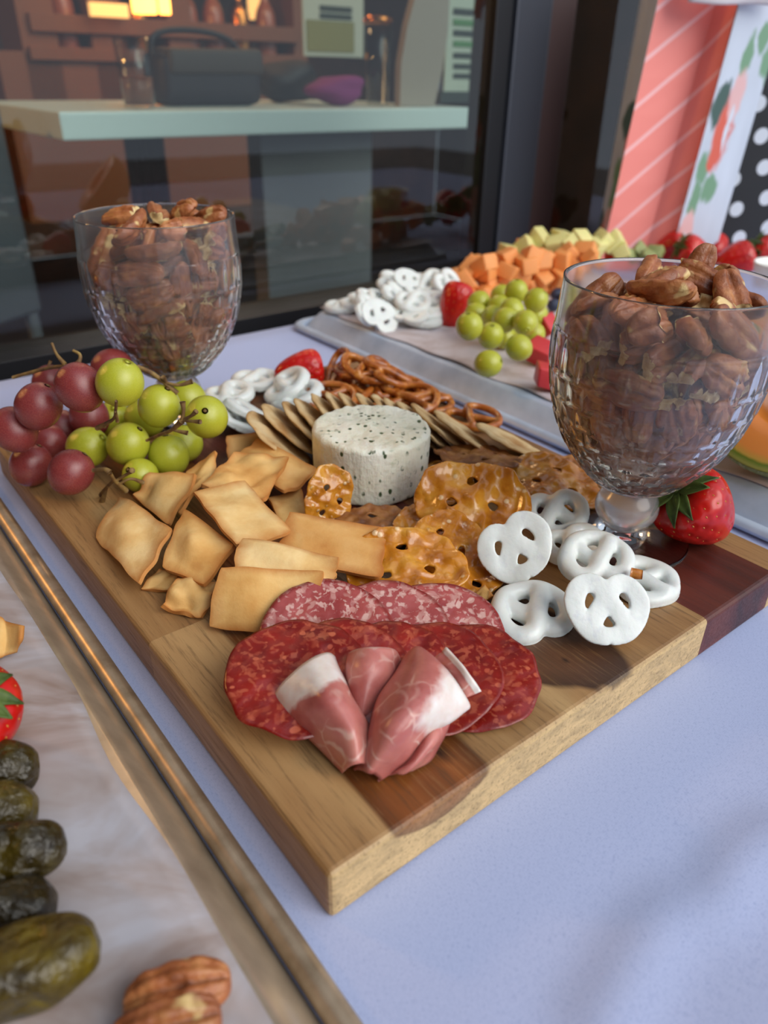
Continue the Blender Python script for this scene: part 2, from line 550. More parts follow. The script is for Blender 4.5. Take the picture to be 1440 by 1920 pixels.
structure(fr, 'blue grey upright window mullion with black seal and brown jamb', 'window frame')
grid_box('black_seal', M['dark_frame'], fr, 0.002, (uL - 0.035, uL), (WIN - 0.006, WIN + 0.04), (-0.035, 2.2))
grid_box('mullion', M['blue_frame'], fr, 0.004, (uL, uR), (WIN - 0.012, WIN + 0.05), (-0.035, 2.2))
grid_box('jamb', M['brown_frame'], fr, 0.003, (uR, uB), (WIN - 0.006, WIN + 0.05), (-0.035, 2.2))

# ------------------------------------------------------------------ table and cloth
def dense(a, b, step, fa, fb, fstep):
    return np.unique(np.round(np.concatenate([np.arange(a, fa, step), np.arange(fa, fb, fstep), np.arange(fb, b, step), [b]]), 5))
gu = dense(-0.75, 1.75, 0.04, -0.05, 0.62, 0.006)
gw = dense(-0.55, 0.675, 0.04, -0.34, 0.0, 0.006)
UU, WW = np.meshgrid(gu, gw, indexing='ij')
ZZ = np.zeros_like(UU)
front = np.clip((-0.035 - WW) / 0.10, 0, 1) * np.clip((UU + 0.02) / 0.1, 0, 1)
ZZ += front * 0.0012 * (1 + waves(np.stack([UU, WW], -1), 4, 22, 8))
ridge = np.array([loc(P(a, b))[:2] for a, b in ((1130, 1920), (1240, 1735), (1340, 1690), (1395, 1610), (1470, 1560))])
ridge = catmull(ridge, 8)
D = np.min(np.hypot(UU[..., None] - ridge[:, 0], WW[..., None] - ridge[:, 1]), -1)
ZZ += 0.0042 * np.exp(-(D / 0.013) ** 2) * np.clip((-0.02 - WW) / 0.05, 0, 1)
ZZ -= 0.0015 * np.exp(-(D / 0.03) ** 2) * np.clip((-0.02 - WW) / 0.05, 0, 1)
top = np.stack([UU, WW, ZZ], -1)
n, k = UU.shape
V = [top.reshape(-1, 3)]
f = grid_faces(n, k, 0, True)
def skirt(idx, ou, ow):
    global f
    off = sum(len(x) for x in V)
    ring = V[0][idx]
    rows = []
    for d, z in ((0.006, -0.004), (0.009, -0.05), (0.012, -0.30)):
        fold = 0.008 * np.sin(np.arange(len(idx)) * 1.1) * (abs(z) / 0.3)
        rows.append(np.stack([ring[:, 0] + ou * (d + fold), ring[:, 1] + ow * (d + fold), np.full(len(idx), z)], -1))
    V.append(np.vstack(rows))
    L = len(idx)
    for j in range(L - 1):
        f.append((idx[j], idx[j + 1], off + j + 1, off + j))
        for r in range(2):
            f.append((off + r * L + j, off + r * L + j + 1, off + (r + 1) * L + j + 1, off + (r + 1) * L + j))
skirt(np.arange(n) * k + (k - 1), 0, 1)
skirt(np.arange(n) * k, 0, -1)
skirt(np.arange(k), -1, 0)
skirt((n - 1) * k + np.arange(k), 1, 0)
Vt = np.vstack(V)
o = obj('tablecloth', Vt, f, M['cloth'], matrix=Matrix.Translation(Vector(C0)) @ Matrix.Rotation(YAW, 4, 'Z'))
tag(o, 'pale lavender white tablecloth spread under the board and trays', 'tablecloth')
tb = empty('folding_table', G(0.5, 0.06, -0.75), YAW)
tag(tb, 'long buffet table hidden under the pale tablecloth', 'table')
grid_box('table_top', M['black_plastic'], tb, 0.003, (-0.745, 1.745), (-0.545, 0.67), (-0.04, -0.0045))
for a in (-0.68, 1.68):
    for b in (-0.48, 0.60):
        grid_box('leg', M['black_plastic'], tb, 0.003, (a - 0.02, a + 0.02), (b - 0.02, b + 0.02), (-0.75, -0.041))

# ------------------------------------------------------------------ cutting board, plank by plank
BW, BL = 0.343, 0.458
board = empty('cutting_board', C0, YAW)
tag(board, 'thick wooden cutting board of light and dark planks carrying the snacks', 'cutting board')
planks = [
    # u0, u1, w0, w1, colours, patches, knots
    (0.0, 0.247, 0.0, 0.162, TAN, [(-0.066, 0.0, 0.029, 3.0, 0.012, C(142, 80, 30), -0.03, 0.3), (0.022, -0.030, 0.034, 0.055, 0.012, C(104, 66, 40), 0.55, 1.1), (0.02, 0.04, 0.036, 0.075, 0.010, C(98, 60, 38), 0.3, 0.8)], [(-0.053, -0.061, 0.0055), (0.036, -0.056, 0.0018)]),
    (0.247, 0.319, 0.0, 0.162, MAH, [], []),
    (0.319, 0.343, 0.0, 0.162, TAN, [], []),
    (0.0, 0.052, 0.162, 0.458, TAN, [], []),
    (0.052, 0.108, 0.162, 0.458, BRN, [], []),
    (0.108, 0.196, 0.162, 0.458, MAH, [], []),
    (0.196, 0.290, 0.162, 0.458, BRN, [], []),
    (0.290, 0.343, 0.162, 0.458, (C(104, 70, 42), C(134, 96, 60), C(158, 120, 80)), [], []),
]
for i, (u0, u1, w0, w1, cl, pt, kn) in enumerate(planks):
    g = 0.00006
    mt = wood('plank_wood_%d' % i, *cl, seed=i * 2.3 + 1, patches=pt, knots=kn, grain=0.7 if cl is MAH else 1.0, rough=0.36 if cl is MAH else 0.42, endgrain=C(206, 174, 122) if cl is TAN else None)
    bm = bmesh.new()
    x0, x1, y0, y1 = -(u1 - u0) / 2 + g, (u1 - u0) / 2 - g, -(w1 - w0) / 2 + g, (w1 - w0) / 2 - g
    Vb, fb = box(x0, x1, y0, y1, 0, T)
    vs = [bm.verts.new(q) for q in Vb]
    for q in fb: bm.faces.new([vs[a] for a in q])
    out, inn = [], []
    for e in bm.edges:
        mx, my = (e.verts[0].co + e.verts[1].co).xy / 2
        vert = abs(e.verts[0].co.z - e.verts[1].co.z) > 0.01
        ox0, ox1 = u0 == 0.0 and abs(mx - x0) < 1e-5, abs(u1 - BW) < 1e-6 and abs(mx - x1) < 1e-5
        oy0, oy1 = w0 == 0.0 and abs(my - y0) < 1e-5, abs(w1 - BL) < 1e-6 and abs(my - y1) < 1e-5
        if vert:
            (out if ((ox0 or ox1) and (oy0 or oy1)) else inn).append(e)
        else:
            (out if (ox0 or ox1 or oy0 or oy1) else inn).append(e)
    if out: bmesh.ops.bevel(bm, geom=out, offset=0.0028, segments=3, affect='EDGES', profile=0.5)
    bm.verts.index_update()
    V = [tuple(q.co) for q in bm.verts]; f = [tuple(q.index for q in p.verts) for p in bm.faces]
    bm.free()
    o = obj('plank', V, f, mt, board, False, matrix=Matrix.Translation(((u0 + u1) / 2, (w0 + w1) / 2, 0)))
    if cl is MAH and i == 1: o['label'] = 'dark reddish brown plank'

# ------------------------------------------------------------------ sheet pans turned upside down, with parchment
def pan(name, u0, u1, w0, w1, label, mwall, mrim, run=0.024, z1=0.0235):
    r = empty(name, G((u0 + u1) / 2, (w0 + w1) / 2, 0), YAW)
    tag(r, label, 'tray')
    hx, hy = (u1 - u0) / 2, (w1 - w0) / 2
    def ring(ix, z, rad, seg=6):
        pts = []
        for sx, sy, a0 in ((1, 1, 0), (-1, 1, 90), (-1, -1, 180), (1, -1, 270)):
            for q in range(seg + 1):
                a = math.radians(a0 + 90 * q / seg)
                pts.append((sx * (hx - ix - rad) + rad * math.cos(a), sy * (hy - ix - rad) + rad * math.sin(a), z))
        return np.array(pts)
    rows = [ring(0.0105, 0.0015, 0.02), ring(0.012, 0.004, 0.02), ring(run - 0.003, z1 - 0.002, 0.018), ring(run, z1, 0.018)]
    L = len(rows[0])
    V = np.vstack(rows + [np.array([[0, 0, z1]])])
    f = grid_faces(len(rows), L, 0, False, True)
    f += [(3 * L + j, 3 * L + (j + 1) % L, 4 * L) for j in range(L)]
    obj('pan_body', V, f, mwall, r)
    c = 0.0045
    rows = []
    for q in range(10):
        a = 2 * math.pi * q / 10
        rows.append(ring(0.0055 - 0.0052 * math.cos(a), 0.0052 + c * math.sin(a), 0.025))
    rows.append(rows[0])
    V = np.vstack(rows)
    obj('rolled_rim', V, grid_faces(len(rows), L, 0, True, True), mrim, r)
    return r
pan('sheet_pan', -0.47, -0.0125, -0.42, 0.50, 'upturned brown metal sheet pan along the left of the board', M['rim'], M['bead'], run=0.027)
pan('sheet_pan', 0.392, 0.855, -0.02, 0.668, 'upturned silvery sheet pan behind the board piled with fruit', M['alu'], M['alu'], run=0.028)

def parchment(name, u0, u1, w0, w1, z, label, mt, seed, amp=0.0012, edge=0.004, overhang=()):
    nu, nw = 60, 80
    U, W_ = np.meshgrid(np.linspace(u0, u1, nu), np.linspace(w0, w1, nw), indexing='ij')
    q = np.stack([U, W_], -1)
    Z = z + 0.0008 + amp * np.maximum(0, 1.1 + waves(q, seed, 40, 9)) * 0.6
    du = edge * waves(q[..., 1:] * 1.0, seed + 1, 70, 5)
    s = (U - u0) / (u1 - u0)
    U2 = U + du * np.where(s > 0.5, np.clip((s - 0.9) * 10, 0, 1), np.clip((0.1 - s) * 10, 0, 1))
    Gd = np.stack([U2, W_, Z], -1)
    Gd = C0 + Gd[..., :1] * BV + Gd[..., 1:2] * AV + Gd[..., 2:] * np.array([0, 0, 1.0])
    V, f, uv = sheet(Gd, 0.0003)
    o = wobj(name, V, f, mt, uv=uv)
    tag(o, label, 'parchment')
    return o
parchment('baking_parchment', -0.44, -0.0405, -0.39, 0.47, 0.0235, 'stained baking parchment on the left metal pan', M['parchment2'], 3, 0.0016, 0.0012)
parchment('baking_parchment', 0.423, 0.828, 0.0, 0.646, 0.0235, 'crumpled white baking parchment under the fruit', M['parchment'], 8, 0.0016, 0.004)
# ------------------------------------------------------------------ goblets
m = Mat('pressed_glass', (0.97, 0.97, 0.985, 1), 0.07, IOR=1.46)
m.b.inputs['Transmission Weight'].default_value = 0.965
M['glass'] = m.m
m = Mat('frosted_glass', (0.96, 0.96, 0.98, 1), 0.2, IOR=1.46)
m.b.inputs['Transmission Weight'].default_value = 0.86
M['frost'] = m.m
m = Mat('clear_glass', (0.98, 0.97, 0.97, 1), 0.02, IOR=1.46)
m.b.inputs['Transmission Weight'].default_value = 1.0
M['clear'] = m.m
OUT = catmull(np.array([(2.05, 4.0), (2.6, 4.35), (3.45, 5.3), (4.35, 6.5), (5.05, 7.9), (5.55, 9.5), (5.82, 11.2), (5.86, 12.6), (5.80, 13.4), (5.72, 14.6), (5.66, 15.9)]) / 100, 9)
def facets(r, z, a):
    """pressed honeycomb: tall flutes under the band that shorten into small cells towards the base"""
    lo, hi = 0.046, 0.134
    t = np.clip((hi - z) / (hi - lo), 0, 1)
    rows = 7.2 * t ** 1.45
    k = np.floor(rows)
    fr_ = rows - k
    nn = 26
    ph = a * nn / (2 * math.pi) + 0.5 * (k % 2)
    fx = np.abs(ph - np.floor(ph) - 0.5) * 2
    cell = np.maximum(fx, np.abs(fr_ - 0.5) * 2 * 0.95)
    depth = 0.0014 * (1 - cell ** 3)
    on = ((z < hi) & (z > lo)).astype(float)
    return -depth * on + 0.0004 * on
def make_goblet(name, base, label, spin):
    r = empty(name, base, spin)
    tag(r, label, 'goblet', 'pressed glass goblets of pecans')
    outer = OUT
    dense_z = np.interp(np.linspace(0, 1, 150), np.linspace(0, 1, len(outer)), outer[:, 1])
    op = np.stack([np.interp(dense_z, outer[:, 1], outer[:, 0]), dense_z], 1)
    wall = np.interp(op[::-1, 1], [0.045, 0.055, 0.08, 0.13, 0.159], [0.004, 0.0040, 0.0032, 0.0026, 0.0018])
    ip = np.stack([np.maximum(op[::-1, 0] - wall, 0.0), op[::-1, 1]], 1)
    ip = ip[ip[:, 1] > 0.0475]
    seg = 260
    lip = np.array([(0.0566, 0.1597), (0.0560, 0.1600), (0.0553, 0.1597)])
    Vo, _ = lathe(op, seg, facets)
    Vl, _ = lathe(lip, seg)
    tail = np.array([(ip[-1, 0] * 0.6, 0.0468), (0.0004, 0.0464)])
    Vi, _ = lathe(np.vstack([ip, tail]), seg)
    bot = np.array([(0.0004, 0.0395), (0.0125, 0.0396)])
    Vb, _ = lathe(bot, seg)
    V = np.vstack([Vb, Vo, Vl, Vi])
    n = len(V) // seg
    f = grid_faces(n, seg, 0, False, True)
    f.append(tuple(range(seg))[::-1])
    f.append(tuple((n - 1) * seg + j for j in range(seg)))
    obj('bowl', V, f, M['glass'], r)
    kp = catmull(np.array([(0.2, 1.1), (1.15, 1.12), (1.3, 1.3), (1.75, 1.75), (1.92, 2.35), (1.80, 2.95), (1.5, 3.45), (1.32, 3.75), (1.25, 3.93), (0.2, 3.94)]) / 100, 5)
    V, f = lathe(kp, 64)
    f.append(tuple(range(64))[::-1]); f.append(tuple(len(V) - 64 + j for j in range(64)))
    obj('stem_knob', V, f, M['frost'], r)
    fp = catmull(np.array([(0.05, 0.03), (3.2, 0.03), (3.95, 0.06), (4.05, 0.22), (3.9, 0.36), (2.8, 0.55), (1.7, 0.82), (1.3, 1.02), (1.0, 1.09), (0.05, 1.09)]) / 100, 5)
    V, f = lathe(fp, 96)
    f.append(tuple(range(96))[::-1]); f.append(tuple(len(V) - 96 + j for j in range(96)))
    obj('foot', V, f, M['clear'], r)
    return r
GR = np.array([0.1495, 0.4027, T + 0.0003])
GL = np.array([-0.1705, 0.5784, T + 0.0003])
make_goblet('goblet', GL, 'faceted glass goblet of pecans standing behind the grapes', 0.3)
make_goblet('goblet', GR, 'faceted glass goblet of pecans beside the white pretzels and strawberry', 1.0)

# ------------------------------------------------------------------ pecans
m = Mat('pecan_skin', C(140, 76, 40), 0.42)
v = m.vary(m.map())
n1 = m.noise(v, 90, 5)
sk = m.ramp(n1, [(0.3, C(118, 62, 32)), (0.5, C(172, 102, 58)), (0.72, C(210, 148, 92))])
rn = m.rnd()
sk = m.mix(m.ramp(rn, [(0.0, 0.0), (1.0, 0.55)]), sk, C(104, 50, 28))
sk = m.mix(m.ramp(m.noise(v, 60, 2), [(0.62, 0.0), (0.68, 0.9)]), sk, C(226, 196, 134))
m.color(sk)
m.bump(m.noise(v, 220, 5), 0.7, 0.0014)
M['pecan'] = m.m
m = Mat('pecan_flesh', C(216, 186, 128), 0.6)
m.color(m.ramp(m.noise(m.map(), 220, 4), [(0.35, C(188, 150, 92)), (0.65, C(232, 208, 152))]))
M['pecan_in'] = m.m
def pecan_mesh(seed, cut=None, thin=1.0):
    ns, nf = 40, 44
    s = np.linspace(0.02, math.pi - 0.02, ns)[:, None]
    ph = np.linspace(0, 2 * math.pi, nf, endpoint=False)[None]
    L, Wd, Hh = 0.0175, 0.0092, 0.0072 * thin
    prof = np.sin(s) ** 0.62
    x = -L * np.cos(s) + 0 * ph
    yy = np.cos(ph)
    zz = np.sin(ph)
    top_ = np.clip(zz, 0, 1)
    groove = 0.60 * np.exp(-(yy / 0.13) ** 2) + 0.30 * np.exp(-((np.abs(yy) - 0.60) / 0.09) ** 2)
    z = np.where(zz > 0, Hh * zz ** 0.8 * (1 - groove * top_), Hh * 0.55 * zz * (1 - 0.55 * np.exp(-(yy / 0.22) ** 2))) * prof
    y = Wd * yy * prof
    p = np.stack([x, y, z], -1)
    w = waves(p * 1000, seed, 0.62, 14) * 0.00036 + np.sin(x * 1000 * 1.7 + 4 * np.abs(yy) + 1.5 * np.sin(x * 600 + seed)) * 0.00024 * top_
    nrm = np.stack([x * 0, yy + 0 * s, zz + 0 * s], -1)
    p = p + nrm * w[..., None] * prof[..., None]
    p[..., 2] += -0.0014 * (x / L) ** 2
    mi = []
    if cut is not None:
        lim = cut + 0.0012 * waves(p[..., 1:] * 1000, seed + 5, 0.6, 6)
        over = p[..., 0] > lim
        p[..., 0] = np.where(over, lim, p[..., 0])
    V = p.reshape(-1, 3)
    f = grid_faces(ns, nf, 0, True, True)
    f.append(tuple(range(nf))); f.append(tuple(range((ns - 1) * nf, ns * nf))[::-1])
    if cut is not None:
        ov = over.reshape(-1)
        mi = [1 if sum(ov[i] for i in q) >= len(q) - 1 else 0 for q in f]
    else: mi = [0] * len(f)
    return make_mesh('pecan', V, f, [M['pecan'], M['pecan_in']], True, None, mi)
PEC = [pecan_mesh(1), pecan_mesh(2), pecan_mesh(3, 0.006), pecan_mesh(4, -0.002), pecan_mesh(5, 0.010, 0.8)]

def settle(n, seed):
    """heap of short rods settled inside the bowl (position-based relaxation)"""
    rs = np.random.RandomState(seed)
    zin = np.linspace(0.048, 0.18, 60)
    rin = np.interp(zin, OUT[:, 1], OUT[:, 0]) - 0.0042
    rin[zin > 0.159] = 0.0515
    rad = 0.0073
    half = np.where(rs.rand(n) < 0.62, 0.0110, 0.0068)
    z0 = np.linspace(0.058, 0.19, n)
    a, q = rs.uniform(0, 6.283, n), np.sqrt(rs.rand(n)) * 0.85
    R0 = np.interp(z0, zin, rin) - rad
    ctr = np.stack([R0 * q * np.cos(a), R0 * q * np.sin(a), z0], 1)
    d = rs.normal(size=(n, 3)) * [1, 1, 0.55]
    d /= np.linalg.norm(d, axis=1, keepdims=True)
    p = np.stack([ctr - d * half[:, None], ctr, ctr + d * half[:, None]], 1)
    ids = np.repeat(np.arange(n), 3)
    for it in range(170):
        x = p.reshape(-1, 3)
        x[:, 2] -= 0.00035 if it < 120 else 0.0001
        D = x[:, None] - x[None]
        L = np.linalg.norm(D, axis=2) + 1e-9
        ov = np.clip(2 * rad - L, 0, None)
        ov[ids[:, None] == ids[None]] = 0
        x += 0.32 * (D / L[..., None] * ov[..., None]).sum(1)
        for _ in range(2):
            rr = np.hypot(x[:, 0], x[:, 1]) + 1e-9
            lim = np.clip(np.minimum(np.interp(x[:, 2], zin, rin) - rad, np.interp(x[:, 2] - 0.8 * rad, zin, rin) - 0.75 * rad), 0.001, None)
            k = np.minimum(1, lim / rr)
            x[:, :2] *= k[:, None]
            x[:, 2] = np.maximum(x[:, 2], 0.048 + rad)
        p = x.reshape(-1, 3, 3)
        mid = p.mean(1)
        d = p[:, 2] - p[:, 0]
        d /= np.linalg.norm(d, axis=1, keepdims=True) + 1e-9
        p = np.stack([mid - d * half[:, None], mid, mid + d * half[:, None]], 1)
    return p[:, 1], d, half
def fill(base, n, seed, label, group):
    ctr, d, half = settle(n, seed)
    rs = np.random.RandomState(seed + 50)
    for c, ax, h in zip(ctr, d, half):
        out = np.array([c[0], c[1], 0.0]); out /= np.linalg.norm(out) + 1e-9
        up = out * (0.9 if np.hypot(c[0], c[1]) > 0.028 and c[2] < 0.145 else 0.0) + np.array([0, 0, 0.35 if c[2] < 0.145 else 1.0]) + rs.normal(size=3) * 0.45
        if rs.rand() < 0.22: up = -up
        x = Vector(ax); z = Vector(up); z = (z - x * z.dot(x)).normalized(); y = z.cross(x)
        me = PEC[[0, 1, 4][rs.randint(0, 3)]] if h > 0.008 else PEC[2 + rs.randint(0, 3)]
        sc = rs.uniform(0.98, 1.12)
        Mx = Matrix(((x.x, y.x, z.x, 0), (x.y, y.y, z.y, 0), (x.z, y.z, z.z, 0), (0, 0, 0, 1)))
        o = put('pecan', me, None, Matrix.Translation(Vector(base + c)) @ Mx @ Matrix.Scale(sc, 4))
        tag(o, label, 'pecan', group)
fill(GL, 146, 7, 'brown pecan piece heaped in the goblet behind the grapes', 'pecans in the goblet behind the grapes')
fill(GR, 150, 11, 'brown pecan piece heaped in the goblet beside the white pretzels', 'pecans in the goblet beside the white pretzels')

# ------------------------------------------------------------------ herbed cheese
m = Mat('herbed_cheese', C(236, 232, 206), 0.62, Subsurface_Weight=0.12, Subsurface_Scale=0.004)
v = m.map()
base_c = m.ramp(m.noise(v, 40, 5), [(0.3, C(236, 231, 204)), (0.7, C(252, 250, 234))])
hd = m.math('ADD', m.voronoi(m.map((190, 150, 120)), 1.0), m.math('MULTIPLY', m.noise(v, 160, 3), 0.34))
gate = m.ramp(m.noise(v, 75, 3), [(0.43, 0.0), (0.52, 1.0)])
herb = m.math('MULTIPLY', m.ramp(hd, [(0.38, 1.0), (0.47, 0.0)]), gate)
smear = m.math('MULTIPLY', m.ramp(m.noise(m.map((90, 240, 200), (0, 0, 0.6)), 1.0, 4), [(0.60, 0.0), (0.74, 1.0)]), 0.5)
m.color(m.mix(smear, m.mix(herb, base_c, C(66, 86, 48)), C(150, 162, 128)))
m.bump(m.math('ADD', m.noise(v, 260, 5), m.noise(m.map((220, 220, 26)), 1.0, 3)), 0.55, 0.0016)
M['cheese'] = m.m
CR, CH = 0.0402, 0.0425
prof = [(0.0005, 0), (CR * 0.9, 0), (CR * 0.975, 0.0008)]
prof += [(CR * (0.985 + 0.015 * q), 0.002 + q * (CH - 0.006)) for q in np.linspace(0, 1, 16)]
prof += [(CR - 0.0035 + 0.0035 * math.cos(a), CH - 0.004 + 0.004 * math.sin(a)) for a in np.linspace(0.2, 1.57, 6)]
prof += [(CR * q, CH + 0.0004 * (1 - q)) for q in (0.85, 0.75, 0.62, 0.5, 0.38, 0.25, 0.12, 0.01)]
def chd(r, z, a):
    p = np.stack(np.broadcast_arrays(np.cos(a) * 3, np.sin(a) * 3, z * 60), -1)
    p2 = np.stack(np.broadcast_arrays(np.cos(a) * 14, np.sin(a) * 14, z * 40), -1)
    return (0.0007 * waves(p, 3, 1.0, 8) + 0.00035 * waves(p2, 9, 1.3, 10)) * np.clip(r / 0.03, 0, 1)
V, f = lathe(prof, 128, chd)
f.append(tuple(range(128))[::-1]); f.append(tuple(len(V) - 128 + j for j in range(128)))
topm = V[:, 2] > CH - 0.003
V[topm, 2] += 0.0006 * waves(V[topm, :2] * 1000, 5, 0.35, 9)
CHP = np.array([P(697, 905, T)[0] - 0.001, 0.4745, T + 0.0004])
o = obj('herb_cheese', V, f, M['cheese'], matrix=Matrix.Translation(Vector(CHP)))
tag(o, 'round white soft cheese flecked with green herbs in the middle of the board', 'cheese')

# ------------------------------------------------------------------ pita chips (corners: pixel u, v, height above the board in cm)
m = Mat('pita_chip', C(214, 174, 112), 0.7, Specular_IOR_Level=0.25, Subsurface_Weight=0.06, Subsurface_Scale=0.004)
v = m.vary(m.map())
base_c = m.ramp(m.noise(v, 38, 4), [(0.28, C(212, 160, 92)), (0.5, C(230, 188, 122)), (0.72, C(242, 210, 150))])
uvs = m.sep(m.coord('UV'))
ex = m.math('MINIMUM', uvs[0], m.math('SUBTRACT', 1.0, uvs[0]))
ey = m.math('MINIMUM', uvs[1], m.math('SUBTRACT', 1.0, uvs[1]))
ed = m.math('ADD', m.math('MINIMUM', ex, ey), m.math('MULTIPLY', m.math('SUBTRACT', m.noise(v, 90, 3), 0.5), 0.10))
base_c = m.mix(m.ramp(ed, [(0.0, 0.9), (0.04, 0.55), (0.14, 0.0)]), base_c, C(190, 124, 62))
toast = m.math('MULTIPLY', m.ramp(m.noise(v, 55, 2), [(0.60, 0.0), (0.75, 1.0)]), 0.5)
base_c = m.mix(toast, base_c, C(192, 132, 70))
oi = m.node('ShaderNodeObjectInfo')
m.color(m.mix(1.0, base_c, oi.outputs['Color'], 'MULTIPLY'))
m.bump(m.math('ADD', m.noise(v, 130, 5), m.math('MULTIPLY', m.noise(v, 700, 2), 0.3)), 0.4, 0.001)
M['pita'] = m.m
def pita(cr, seed, label, tint=(1, 1, 1), amp=0.0016, th=0.0028, ball=0.0):
    c = [P(u, v_, T + h / 100) for u, v_, h in cr]
    n = 22
    s, t = np.meshgrid(np.linspace(0, 1, n), np.linspace(0, 1, n), indexing='ij')
    st = np.stack([s, t], -1)
    ss = s + 0.016 * waves(st, seed + 20, 9, 6) * (1 - 0.0 * s)
    tt = t + 0.012 * waves(st, seed + 21, 9, 6)
    k = 0.03                                     # round the four corners slightly
    rr = (np.abs(2 * s - 1) ** 6) * (np.abs(2 * t - 1) ** 6)
    ss = ss + (0.5 - ss) * k * rr; tt = tt + (0.5 - tt) * k * rr
    e = lambda x: x[..., None]
    Gd = e((1 - ss) * (1 - tt)) * c[0] + e(ss * (1 - tt)) * c[1] + e(ss * tt) * c[2] + e((1 - ss) * tt) * c[3]
    N = np.cross(c[1] - c[0], c[3] - c[0]); N /= np.linalg.norm(N)
    if N[2] < 0: N = -N
    h = amp * waves(st, seed, 5.0, 7) + ball * np.exp(-((s - 0.5) ** 2 + (t - 0.5) ** 2) / 0.06)
    Gd = Gd + N * e(h)
    edge = np.minimum(np.minimum(s, 1 - s), np.minimum(t, 1 - t))
    V, f, uv = sheet(Gd, th * (0.85 + 0.15 * np.clip(edge / 0.08, 0, 1)), True)
    V[:, 2] = np.maximum(V[:, 2], T + 0.0002)
    o = wobj('pita_chip', V, f, M['pita'], uv=uv)
    o.color = (*tint, 1)
    tag(o, label, 'pita chip', 'pita chips heaped on the board')
W1, OR, BR = (1.04, 1.08, 1.15), (0.93, 0.78, 0.64), (0.92, 0.87, 0.78)
PITA = [
    ([(264, 1105, .15), (299, 1066, .7), (336, 1080, .8), (331, 1110, .2)], 1, 'small tan pita chip corner peeking out under the leftmost chip', BR, .0008, 0),
    ([(334, 1085, 1.2), (410, 1092, 1.2), (380, 1159, .2), (304, 1138, .5)], 2, 'curled pita chip touching the board below the domed chip', BR, .0022, 0),
    ([(424, 820, 1.9), (510, 809, 2.1), (506, 862, .6), (428, 866, .6)], 3, 'browned pita chip standing at the back of the heap near the crackers', OR, .001, 0),
    ([(502, 936, .7), (564, 916, .9), (578, 966, .5), (530, 990, .5)], 4, 'half hidden pita chip beside the foot of the cheese', BR, .001, 0),
    ([(433, 862, 1.9), (482, 820, 2.6), (597, 882, 2.0), (537, 928, 1.6)], 5, 'arched pita chip leaning toward the left side of the cheese', (1, .96, .9), .002, .003),
    ([(330, 964, 1.2), (350, 885, 1.8), (408, 846, 3.3), (402, 890, 2.4)], 6, 'narrow pita chip on edge behind the green grapes', (1, .97, .88), .001, 0),
    ([(249, 932, .9), (282, 889, 1.9), (372, 888, 2.6), (313, 981, 1.3)], 7, 'folded pita chip right below the lowest green grape', (.97, .92, .85), .0022, .002),
    ([(376, 918, 2.6), (438, 850, 3.0), (545, 860, 2.7), (498, 934, 2.3)], 8, 'ragged pita chip lying above the large cream chip', (1, .93, .84), .0018, 0),
    ([(176, 1003, .3), (226, 930, 1.1), (327, 993, 2.2), (264, 1100, .8)], 9, 'large blistered pita chip at the left end of the heap', W1, .0022, .004),
    ([(344, 950, 2.5), (442, 1026, 2.3), (386, 1100, 1.3), (306, 1066, 1.3)], 10, 'domed pita chip in the middle of the left row', (.97, .90, .80), .0014, .006),
    ([(361, 929, 3.2), (460, 898, 3.4), (545, 998, 2.5), (442, 1029, 2.7)], 11, 'flat cream pita chip on top of the heap', W1, .0014, 0),
    ([(545, 961, 2.7), (729, 990, 2.6), (713, 1087, 1.6), (520, 1045, 1.6)], 12, 'orange brown toasted pita chip in front of the cheese', OR, .0009, 0),
    ([(453, 1007, 3.0), (638, 1047, 2.7), (627, 1099, 1.8), (436, 1066, 2.4)], 13, 'pale strip of pita chip behind the front square chip', W1, .0014, .0015),
    ([(893, 1112, .5), (911, 1098, .9), (925, 1118, .8), (903, 1130, .3)], 15, 'tiny pita chip fragment between the salami and the knobbly white pretzel', BR, .0006, 0),
    ([(412, 1063, 2.7), (609, 1071, 2.5), (572, 1190, .6), (391, 1178, .25)], 14, 'big square golden pita chip at the front beside the salami', (1, .95, .86), .0013, 0),
]
for cr, seed, lab, tint, amp, ball in PITA:
    pita(cr, seed, lab, tint, amp, 0.0028, ball)

# ------------------------------------------------------------------ pretzel shapes
def pretzel_path(n=60):
    right = np.array([(0, -0.92), (0.52, -0.80), (0.90, -0.36), (1.0, 0.18), (0.80, 0.66), (0.42, 0.78), (0.10, 0.52), (-0.08, 0.20), (-0.42, -0.30), (-0.64, -0.72)])
    left = right * [-1, 1]
    z = np.array([0, 0, 0, 0, 0, 0.04, 0.10, 0.16, 0.12, 0.10])
    return np.column_stack([right, z]), np.column_stack([left, -z * 0.5])
def twist(size, rad, flat=1.0):
    a, b = pretzel_path()
    parts = []
    for q in (a, b):
        p = q * [size, size, size]
        parts.append(tube(p, rad, 10, 5))
    return parts
